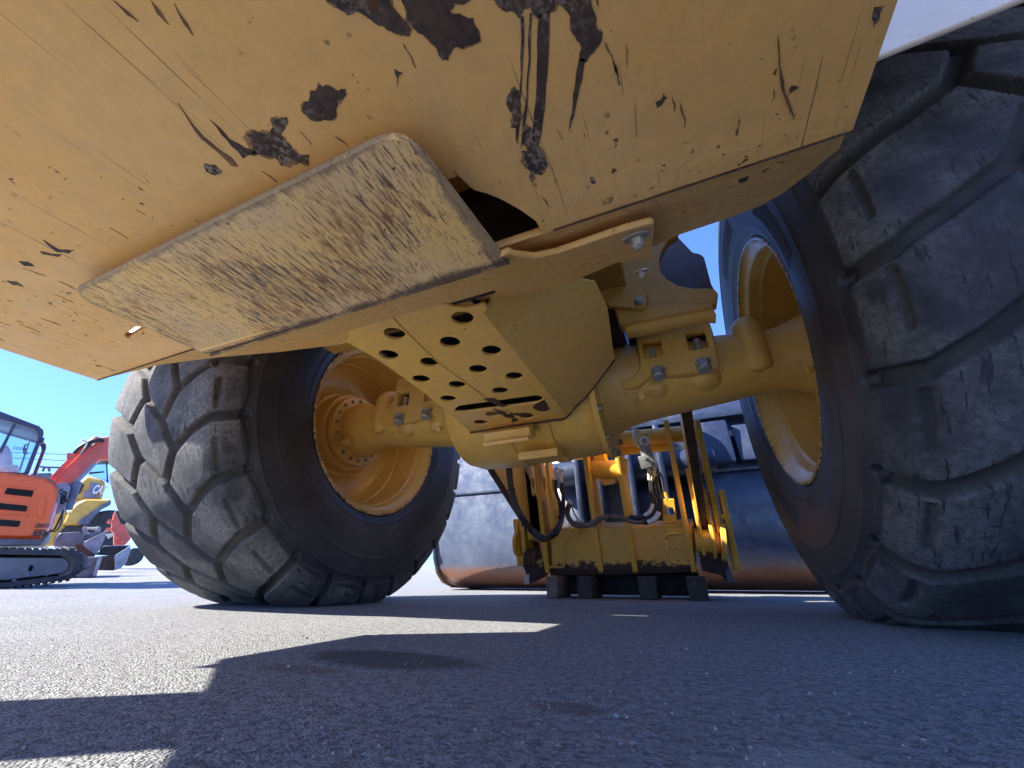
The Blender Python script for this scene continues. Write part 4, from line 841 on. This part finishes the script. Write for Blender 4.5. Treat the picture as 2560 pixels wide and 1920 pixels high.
# ================================================================== MINI EXCAVATOR (left, orange)
EX = tag(empty('mini_excavator', (-4.3,2.0,0)), 'orange mini excavator with black louvres and a glazed cab, at the left edge', 'excavator')
def qx(o, P=EX): o.matrix_parent_inverse = Matrix.Translation(-P.location); return o
FD = 'G,6.992'
fn = (-.93077,.36562,0)
bx = qx(plate('hood', rc([(-6.495,-0.0771,1.086),(-6.361,0.2641,1.143),(-6.274,0.4843,1.151),(-6.229,0.5989,1.135),(-6.206,0.659,1.095),(-6.183,0.7169,1.025),(-6.173,0.7417,0.9367),(-6.169,0.7539,0.822),(-6.159,0.7776,0.6237),(-6.161,0.7722,0.4872),(-6.27,0.4967,0.478),(-6.405,0.152,0.4613)], .03, 3), fn, .95, 'orange', EX, bev=.03))
for L_ in ([(-6.309,0.3628,0.9827),(-6.236,0.5485,0.9792),(-6.234,0.5547,0.9127),(-6.308,0.3658,0.9188)], [(-6.323,0.3269,0.8248),(-6.232,0.5598,0.817),(-6.228,0.5701,0.7565),(-6.319,0.3376,0.7628)], [(-6.318,0.3405,0.661),(-6.229,0.5678,0.6591),(-6.227,0.5733,0.5974),(-6.315,0.3474,0.6004)]): qx(plate('louvre', rc(L_, .01, 2), fn, .012, 'louvre', EX))
for L_ in ([(-6.348,0.2795,1.008),(-6.241,0.554,1.013),(-6.235,0.5675,1.002),(-6.241,0.5523,0.9931),(-6.346,0.2844,0.9934)], [(-6.323,0.3453,0.7144),(-6.218,0.6109,0.7244),(-6.216,0.6165,0.7127),(-6.321,0.3501,0.7008)]): qx(plate('pressed_rib', L_, fn, .012, 'orange', EX, bev=.004))
qx(plate('bottom_skirt', [(-6.45,0.1625,0.4637),(-6.208,0.7796,0.4917),(-6.199,0.8024,0.5417),(-6.199,0.8018,0.5785),(-6.194,0.816,0.5183),(-6.203,0.7914,0.4324),(-6.439,0.1916,0.3844)], fn, .85, 'slate', EX))
qx(plate('corner_guard', rc([(-6.26,0.6023,1.142),(-6.241,0.6506,1.126),(-6.218,0.7095,1.066),(-6.204,0.7469,0.9923),(-6.195,0.7676,0.9033),(-6.199,0.7593,0.8892),(-6.21,0.7303,0.9768),(-6.226,0.6889,1.037),(-6.246,0.6398,1.055)], .004, 2), fn, .5, 'slate', EX))
qx(plate('side_reflector', [(-6.213,0.6,0.9162),(-6.191,0.6558,0.9109),(-6.172,0.7047,0.7026),(-6.187,0.665,0.711)], fn, .01, 'orange', EX))
cabo = [(-6.776,-0.1695,1.899),(-6.674,0.0902,1.835),(-6.546,0.4174,1.737),(-6.532,0.4532,1.713),(-6.525,0.47,1.663),(-6.506,0.5187,1.185),(-6.669,0.1045,1.138)]
cabi = [(-6.756,-0.117,1.817),(-6.664,0.1153,1.763),(-6.561,0.379,1.708),(-6.545,0.4199,1.678),(-6.535,0.4438,1.62),(-6.52,0.4834,1.194),(-6.663,0.1189,1.16)]
qx(plate('cab_frame', rc(cabo, .02, 2), fn, .06, 'indigo', EX, [rc(cabi, .02, 2)], .006))
qx(plate('cab_frame', rc([V(p)+V(fn)*.8 for p in cabo], .02, 2), fn, .06, 'indigo', EX, [rc([V(p)+V(fn)*.8 for p in cabi], .02, 2)], .006))
qx(plate('roof', [(-6.854,-0.1584,1.924),(-6.75,0.104,1.86),(-6.62,0.4347,1.762),(-6.63,0.4095,1.717),(-6.739,0.1326,1.778),(-6.838,-0.1193,1.816)], fn, .75, 'indigo', EX))
qx(plate('window_pane', [V(p)+V(fn)*.03 for p in cabi], fn, .006, 'glass', EX, bev=0))
qx(plate('window_post', [(-6.637,0.2264,1.737),(-6.63,0.2441,1.725),(-6.623,0.2612,1.381),(-6.633,0.2375,1.403)], fn, .03, 'indigo', EX))
qx(plate('window_post', [(-7.523,0.6323,1.835),(-7.517,0.6467,1.83),(-7.491,0.7132,1.338),(-7.497,0.6975,1.343)], fn, .03, 'indigo', EX))
qx(plate('seat_back', rc([(-6.981,0.3482,1.229),(-7.001,0.2973,1.421),(-6.993,0.317,1.532),(-6.98,0.3517,1.555),(-6.959,0.4053,1.488),(-6.937,0.4595,1.356),(-6.927,0.4858,1.255)], .03, 3), fn, .12, 'seat', EX, bev=.02))
qx(plate('console', rc([(-6.806,0.3771,1.219),(-6.811,0.3647,1.278),(-6.809,0.3718,1.293),(-6.771,0.4671,1.309),(-6.764,0.4848,1.288),(-6.761,0.494,1.231)], .01, 2), fn, .2, 'cream_fit', EX))
qx(plate('cab_lamp', [(-6.51,0.4665,1.616),(-6.502,0.4869,1.621),(-6.498,0.4978,1.554),(-6.505,0.4785,1.554)], fn, .05, 'indigo', EX))
qx(tube('grab_bar', [(-6.849,0.4763,1.582),(-6.854,0.4626,1.55),(-6.846,0.4847,1.474),(-6.839,0.5033,1.464),(-6.834,0.5152,1.481)], .009, 'void', EX, 6))
def text(name, s_, p, size, mat, parent, ang=0., ext=.004, shear=0., qf=None, bold=0., xs=1.):
    cu_ = bpy.data.curves.new('t', 'FONT'); cu_.body = s_; cu_.size = size; cu_.extrude = ext; cu_.shear = shear; cu_.offset = bold
    ob = bpy.data.objects.new('t', cu_); me = bpy.data.meshes.new_from_object(ob); bpy.data.objects.remove(ob)
    rx = V((.36562,.93077,0)); up = V((0,0,1)); nn = V((.93077,-.36562,0)); ca, sa = math.cos(ang), math.sin(ang)
    u = rx*ca+up*sa; v = up*ca-rx*sa
    Mx = Matrix(((u.x,v.x,nn.x,p[0]),(u.y,v.y,nn.y,p[1]),(u.z,v.z,nn.z,p[2]),(0,0,0,1))); me.transform(Matrix.Diagonal((xs,1,1,1))); me.transform(Mx); me.materials.clear()
    o = link(name, me, mat, parent); return qx(o, parent)
text('lettering', 'ZAXIS', [(-6.183,0.6775,0.6024)][0], .055, 'text', EX, R(3), .003, .25, bold=.0015, xs=.72)
text('lettering', '55U', [(-6.18,0.6826,0.5094)][0], .092, 'text', EX, R(3), .003, .2, bold=.004, xs=.8)
text('window_writing', '0000', [(-6.572,0.3102,1.436)][0], .05, 'text', EX, 0, .001)
# undercarriage
trk = [V(p) for p in rc([(-6.216,0.217,0.3588),(-6.109,0.4888,0.3715),(-5.912,0.9909,0.3744),(-5.888,1.053,0.341),(-5.875,1.085,0.2729),(-5.87,1.097,0.1789),(-5.878,1.079,0.1036),(-5.891,1.044,0.0808),(-6.059,0.6173,0.0037),(-6.16,0.3588,-0.0315)], .03, 4)]
def inset(P, k):
    out = []; n_ = len(P)
    for i in range(n_):
        d = (P[(i+1) % n_]-P[i-1]).normalized(); nn = d.cross(V(fn)).normalized(); out.append(P[i]+nn*k)
    return out
inn = inset(trk, .045); cen_ = sum(trk, V((0,0,0)))/len(trk)
if sum((a-cen_).length for a in inn) > sum((a-cen_).length for a in trk): inn = inset(trk, -.045)
qx(plate('rubber_track', trk, fn, .38, 'rubber_track', EX, [inn], .008))
L = sum((trk[(i+1) % len(trk)]-trk[i]).length for i in range(len(trk)))
pts_ = []; acc = 0; step_ = .055; nxt = 0
for i in range(len(trk)):
    a, b_ = trk[i], trk[(i+1) % len(trk)]; l_ = (b_-a).length
    while nxt < acc+l_: pts_.append((a+(b_-a)*((nxt-acc)/l_), (b_-a).normalized())); nxt += step_
    acc += l_
for p_, d_ in pts_:
    if (p_-cen_).dot(V((.366,.931,0))) < -1.0: continue
    nn = d_.cross(V(fn)).normalized(); 
    if (p_+nn*.01-cen_).length < (p_-cen_).length: nn = -nn
    rot_ = Matrix((d_, V(fn), nn)).transposed()
    qx(box('track_lug', p_+V(fn)*.19+nn*.006, (.028,.37,.022), 'rubber_track', EX, rot_, 0))
qx(plate('track_frame', rc([(-6.25,0.2565,0.2828),(-6.099,0.6401,0.2952),(-6.088,0.6701,0.2961),(-5.971,0.9674,0.3034),(-5.95,1.019,0.2483),(-5.947,1.029,0.1784),(-5.957,1.003,0.1436),(-6.112,0.6082,0.0686),(-6.215,0.3454,0.038)], .02, 2), fn, .25, 'track_grey', EX, [rc([(-6.055,0.7521,0.2175),(-6.047,0.7744,0.2112),(-6.046,0.7756,0.1621),(-6.054,0.7549,0.1664)], .008, 2)], .01))
qx(plate('track_shade_sheet', [p+V(fn)*.2 for p in inn], fn, .01, 'void', EX))  # added black sheet, standing in for shade in the gaps of the track
a = V([(-5.973,1.045,0.2375)][0]); qx(cyl('idler_wheel', a, a+V(fn)*.25, .13, 'slate', EX, 24))
for c in [(-6.094,0.6111,0.0983),(-6.036,0.7575,0.1255),(-5.985,0.8879,0.1316),(-6.063,0.688,0.0767)]: qx(cyl('frame_bolt', c, V(c)+V(fn)*.03, .016, 'slate', EX, 8))
# boom with cylinder and pipes
bm_ = qx(plate('boom', rc([(-7.098,0.8824,1.247),(-7.087,0.909,1.343),(-7.031,1.053,1.854),(-7.017,1.088,1.9),(-6.996,1.142,1.888),(-6.945,1.271,1.947),(-6.906,1.37,1.626),(-6.944,1.275,1.623),(-6.964,1.223,1.595),(-6.974,1.197,1.505),(-7.019,1.084,1.174),(-7.041,1.027,1.105)], .01, 2), fn, .22, 'salmon', EX, bev=.01))
for s0, off in ((0,0),(1,14),(2,28)):
    pass
qx(tube('boom_pipe', [(-7.049,0.8822,1.273),(-7.029,0.9317,1.466),(-7.002,1.001,1.697),(-6.977,1.065,1.828)], .013, 'salmon', bm_ and EX))
qx(tube('boom_pipe', [(-7.035,0.9169,1.241),(-7.012,0.9744,1.427),(-6.985,1.045,1.658),(-6.954,1.123,1.817)], .011, 'salmon', EX))
qx(tube('boom_hose', [(-6.988,0.9552,1.609),(-6.978,0.9791,1.696),(-6.959,1.028,1.773),(-6.929,1.104,1.842),(-6.905,1.165,1.823)], .022, 'black', EX))
qx(tube('boom_hose', [(-6.967,1.008,1.605),(-6.957,1.033,1.692),(-6.943,1.068,1.783),(-6.923,1.119,1.829)], .018, 'black', EX))
qx(plate('boom_lamp', [(-6.939,0.8712,1.589),(-6.915,0.9328,1.592),(-6.911,0.9415,1.534),(-6.92,0.9204,1.506),(-6.93,0.8946,1.508)], fn, .08, 'salmon', EX))
qx(tube('boom_bracket', [(-6.944,0.9406,1.762),(-6.934,0.9648,1.784),(-6.919,1.004,1.761),(-6.917,1.009,1.713),(-6.923,0.9939,1.596)], .009, 'cream_fit', EX, 6))
a, b_ = [(-6.903,1.171,1.51),(-6.935,1.089,1.229)]; qx(cyl('cylinder_rod', a, b_, .026, 'pale_slate', EX, 14))
a, b_ = [(-6.933,1.094,1.245),(-6.922,1.123,0.8922)]; qx(cyl('cylinder_barrel', a, b_, .055, 'slate', EX, 18))
qx(tube('loop_hose', [(-6.715,1.026,0.8665),(-6.713,1.029,0.7698),(-6.714,1.028,0.6339),(-6.726,0.9969,0.6181),(-6.742,0.9575,0.6549)], .010, 'black', EX))
qx(tube('loop_hose', [(-6.741,0.9584,0.9285),(-6.736,0.9714,0.8051),(-6.731,0.9842,0.711),(-6.74,0.9619,0.6687)], .010, 'black', EX))
qx(tube('loop_hose', [(-6.715,1.026,0.8525),(-6.703,1.056,0.7038),(-6.708,1.044,0.615),(-6.731,0.9837,0.6304)], .008, 'brown_hose', EX))
rnd = random.Random(9)
for i in range(7):
    c0 = (rnd.uniform(500,560), rnd.uniform(700,830))
pts9 = [(-6.678,0.9125,1.1),(-6.687,0.8901,1.054),(-6.66,0.9572,1.021),(-6.669,0.9346,0.976),(-6.646,0.9931,0.9697),(-6.669,0.9344,0.9202),(-6.674,0.9214,1.073),(-6.66,0.9574,1.05),(-6.678,0.9123,0.9591),(-6.652,0.9792,0.9258),(-6.678,0.9124,1.015),(-6.655,0.9706,0.9949)]
for i in range(0, 12, 3): qx(tube('loop_hose', pts9[i:i+3]+[pts9[(i+5) % 12]], .010, 'void', EX, 6))
qx(plate('swing_bracket', rc([(-6.851,0.8873,1.168),(-6.826,0.951,1.207),(-6.801,1.016,1.159),(-6.785,1.055,0.8889),(-6.8,1.018,0.8285),(-6.816,0.9754,0.8309)], .01, 2), fn, .15, 'pale_slate', EX))

# ---- buckets and attachments lying in the yard
def nq(P): return lambda o: qx(o, P)
A1 = tag(empty('digging_bucket', [(-8.579,2.099,0.43)][0]), 'dark excavator bucket with pale teeth and two pin ears, behind the orange excavator track', 'bucket', 'excavator buckets in the yard')
qq = nq(A1)
qq(plate('shell', rc([(-8.705,1.781,0.5476),(-8.709,1.77,0.6682),(-8.702,1.787,0.7411),(-8.623,1.989,0.7735),(-8.603,2.039,0.7419),(-8.575,2.11,0.5505)], .02, 2), fn, .5, 'slate', A1, bev=.01))
qq(plate('side_plate', rc([(-8.446,2.023,0.6101),(-8.371,2.215,0.7947),(-8.364,2.233,0.6749),(-8.368,2.223,0.4347),(-8.387,2.173,0.443),(-8.435,2.052,0.5433)], .01, 2), fn, .04, 'pale_slate', A1))
qq(plate('side_plate', [(-9.026,2.199,0.7772),(-8.932,2.439,0.8381),(-8.924,2.458,0.7109),(-9.006,2.25,0.6429)], fn, .04, 'slate', A1))
qq(plate('lip', [(-8.652,1.706,0.5038),(-8.544,1.982,0.5166),(-8.52,2.044,0.477),(-8.574,1.905,0.4629),(-8.648,1.717,0.4716)], fn, .1, 'slate', A1))
for t_ in ([(-8.597,1.64,0.5311),(-8.58,1.682,0.5332),(-8.568,1.713,0.5004),(-8.584,1.672,0.4953)], [(-8.558,1.738,0.541),(-8.541,1.783,0.5383),(-8.526,1.82,0.4955),(-8.544,1.775,0.4934)], [(-8.519,1.838,0.541),(-8.501,1.883,0.5349),(-8.489,1.914,0.4947),(-8.506,1.87,0.4927)]): qq(plate('tooth', t_, fn, .06, 'cream_fit', A1))
for t_ in ([(-8.679,2.053,0.7602),(-8.691,2.024,0.8383),(-8.683,2.043,0.8704),(-8.668,2.083,0.8521),(-8.657,2.111,0.7644)], [(-8.63,2.178,0.7874),(-8.635,2.166,0.859),(-8.627,2.187,0.8827),(-8.611,2.227,0.8604),(-8.607,2.237,0.8008)]): qq(plate('pin_ear', rc(t_, .015, 3), fn, .05, 'pale_slate', A1))
qq(cyl('pin', *[(-8.671,2.074,0.8333),(-8.624,2.193,0.843)], .02, 'cream_fit', A1, 10))
A2 = tag(empty('ditching_bucket', [(-7.949,2.042,0.1134)][0]), 'low grey steel bucket lying beside the front of the excavator track', 'bucket', 'excavator buckets in the yard')
qq = nq(A2)
qq(plate('shell', rc([(-8.049,1.787,0.3745),(-7.937,2.073,0.3869),(-7.922,2.111,0.3882),(-7.913,2.134,0.137),(-7.914,2.131,0.1103),(-8.014,1.876,0.1011)], .01, 2), fn, .5, 'slate', A2, bev=.01))
qq(plate('side_plate', [(-7.893,2.059,0.3662),(-7.878,2.096,0.3868),(-7.869,2.118,0.1102),(-7.888,2.072,0.1445)], fn, .02, 'pale_slate', A2))
qq(plate('lip', [(-8.007,1.768,0.3824),(-7.88,2.093,0.3964),(-7.879,2.094,0.377),(-8.004,1.775,0.3607)], fn, .03, 'pale_slate', A2))
A3 = tag(empty('wide_bucket', [(-10.09,3.233,0.2395)][0]), 'open grey bucket with a rusty brown front, nearest the left tyre', 'bucket', 'excavator buckets in the yard')
qq = nq(A3)
qq(plate('front_wall', rc([(-10.18,3.002,0.4803),(-10.09,3.227,0.5048),(-10.07,3.298,0.2321),(-10.15,3.079,0.2337)], .01, 2), fn, .03, 'dark_rust', A3))
qq(plate('side_plate', rc([(-10.03,3.188,0.4956),(-9.97,3.352,0.6834),(-9.96,3.378,0.5984),(-9.956,3.388,0.3865),(-9.973,3.344,0.2712),(-10,3.269,0.2313)], .02, 2), fn, .03, 'pale_slate', A3))
qq(plate('inner_wall', [(-10.62,3.144,0.5157),(-10.6,3.196,0.6801),(-10.46,3.558,0.7051),(-10.51,3.42,0.5081)], fn, .03, 'void', A3))
qq(plate('lip', [(-10.74,3.244,0.6935),(-10.59,3.622,0.7311),(-10.59,3.637,0.7044),(-10.74,3.252,0.6674)], fn, .04, 'pale_slate', A3))
A4 = tag(empty('steel_ramp', [(-8.278,2.034,0.3882)][0]), 'brown rusty steel blade leaning between the grey buckets', 'steel blade')
nq(A4)(plate('blade', [(-8.338,1.883,0.5638),(-8.312,1.95,0.5757),(-8.231,2.156,0.4256),(-8.241,2.13,0.3913),(-8.292,1.999,0.3871)], fn, .04, 'edge', A4))
A5 = tag(empty('excavator_arm', [(-12.74,4.4,0.798)][0]), 'short orange-red excavator arm with pins, low behind the left tyre', 'excavator arm')
qq = nq(A5)
qq(plate('arm', rc([(-12.87,4.069,1.581),(-12.86,4.085,1.625),(-12.79,4.266,1.335),(-12.72,4.45,1.309),(-12.68,4.544,0.9961),(-12.7,4.494,0.8566),(-12.78,4.3,0.833),(-12.81,4.214,1.111),(-12.84,4.141,1.187)], .02, 2), fn, .3, 'salmon', A5, bev=.01))
for c in [(-12.73,4.008,1.364),(-12.72,4.035,1.172),(-12.64,4.236,0.9981),(-12.59,4.378,0.9263)]: qq(cyl('pin', c, V(c)+V(fn)*.2, .05, 'salmon', A5, 12))
qq(plate('pale_link', [(-12.79,4.056,1.069),(-12.74,4.169,1.117),(-12.73,4.199,1.052),(-12.76,4.127,0.967)], fn, .06, 'cream_fit', A5))

# ---- far yellow loader
FL = tag(empty('far_loader', [(-16.45,5.357,0.6625)][0]), 'distant yellow wheel loader with a lettered hood, parked behind the orange excavator', 'wheel loader')
qq = nq(FL)
qq(plate('hood', rc([(-16.78,4.507,2.218),(-16.77,4.535,2.783),(-16.74,4.601,2.992),(-16.59,4.98,2.93),(-16.55,5.084,2.799),(-16.53,5.141,2.336)], .08, 3), fn, 1.8, 'far_yellow', FL, bev=.06))
qq(plate('hood_grille', [(-16.73,4.506,2.596),(-16.69,4.603,2.753),(-16.68,4.631,2.686),(-16.68,4.627,2.438),(-16.71,4.554,2.41)], fn, .05, 'dark_rust', FL))
qq(plate('decal', [(-16.64,4.737,2.811),(-16.56,4.929,2.806),(-16.52,5.035,2.372),(-16.64,4.736,2.321),(-16.65,4.708,2.52),(-16.62,4.779,2.602)], fn, .04, 'lilac', FL))
qq(plate('fender', rc([(-16.17,4.39,1.492),(-16.17,4.389,1.828),(-16.14,4.458,2.099),(-16.09,4.598,2.235),(-15.89,5.108,2.286),(-15.88,5.124,2.236),(-15.93,5.006,2.066),(-15.96,4.927,1.786),(-15.98,4.863,1.549),(-16.07,4.65,1.505)], .06, 3), fn, .6, 'far_yellow', FL, bev=.05))
qq(plate('fender_edge', rc([(-16,4.621,1.515),(-15.99,4.665,1.657),(-15.93,4.804,1.869),(-15.88,4.942,2.104),(-15.82,5.087,2.26),(-15.81,5.123,2.144),(-15.86,4.978,1.99),(-15.89,4.902,1.78),(-15.91,4.854,1.529)], .03, 2), fn, .3, 'slate', FL))
qq(plate('front_frame', rc([(-16.69,4.332,1.115),(-16.71,4.283,1.845),(-16.65,4.434,1.995),(-16.58,4.606,1.747),(-16.56,4.643,1.358),(-16.61,4.532,1.159),(-16.59,4.572,0.9729),(-16.72,4.239,0.8943)], .05, 2), fn, .8, 'far_yellow', FL, bev=.03))
c = V([(-16.12,5.362,1.44)][0]); w_ = qq(cyl('wheel', c, c+V(fn)*.6, .58, 'rubber_track', FL, 36, ch=.05))
c = V([(-16.33,4.818,1.204)][0]); qq(cyl('wheel', c, c+V(fn)*.6, .36, 'rubber_track', FL, 36, ch=.05))
qq(plate('cab_glass', [(-17.6,4.91,3.234),(-17.58,4.964,3.636),(-17.5,5.155,3.796),(-17.37,5.489,3.025),(-17.44,5.314,3.112)], fn, .9, 'glass', FL))
qq(plate('cab_post', [(-17.43,4.931,3.723),(-17.32,5.199,3.808),(-17.31,5.222,3.732),(-17.42,4.954,3.648)], fn, .9, 'void', FL))
for L_ in ([(-17.36,5.102,3.727),(-17.35,5.127,3.732),(-17.25,5.384,2.993),(-17.26,5.351,2.988)], [(-17.45,4.878,3.232),(-17.33,5.187,3.328),(-17.32,5.198,3.291),(-17.44,4.907,3.18)]): qq(plate('cab_post', L_, fn, .06, 'void', FL))
qq(tube('handrail', [(-17.56,3.769,3.175),(-17.54,3.828,3.169),(-17.5,3.937,3.183),(-17.41,4.159,3.215)], .03, 'slate', FL, 6)); qq(tube('handrail', [(-17.52,3.875,3.042),(-17.53,3.861,3.103),(-17.52,3.876,3.16)], .03, 'slate', FL, 6)); qq(tube('handrail', [(-17.48,3.991,3.056),(-17.48,3.974,3.107),(-17.5,3.936,3.172)], .03, 'slate', FL, 6))
qq(plate('engine_top', [(-17.45,3.615,2.917),(-17.31,3.987,3.003),(-17.26,4.097,2.88),(-17.4,3.736,2.817)], fn, .8, 'slate', FL))
text('lettering', 'CAT', [(-16.56,4.841,2.484)][0], .36, 'white_text', FL, 0, .03, .1, bold=.012, xs=.42)
qq(plate('red_triangle', [(-16.51,4.947,2.463),(-16.5,4.983,2.63),(-16.48,5.032,2.475)], fn, .02, 'red_text', FL))
# dark machine base to the right
FT = tag(empty('dark_tyre', [(-11.91,4.42,0.3817)][0]), 'black tyre partly hidden behind the left wheel at ground level', 'tyre')
c = V([(-12.2,4.514,0.5675)][0]); nq(FT)(cyl('tyre_body', c, c+V(fn)*.5, .20, 'rubber_track', FT, 30, ch=.04))

# ---- overhead wires
for yy, lab in ((0,'upper thin overhead power wire crossing the blue sky at left'),(1,'lower thin overhead power wire crossing the blue sky at left')):
    pts = ([(-45.84,5.365,7.607),(-44.32,9.223,8.258),(-43.67,10.87,8.521),(-43.1,12.34,8.753),(-40.83,18.1,9.721)], [(-45.78,5.508,7.233),(-44.27,9.356,7.878),(-43.68,10.86,8.075),(-43.04,12.49,8.288),(-40.76,18.3,9.029)])[yy]
    o = tube('power_wire', pts, .03, 'wire', None, 5, 4); tag(o, lab, 'wire', 'overhead power wires')
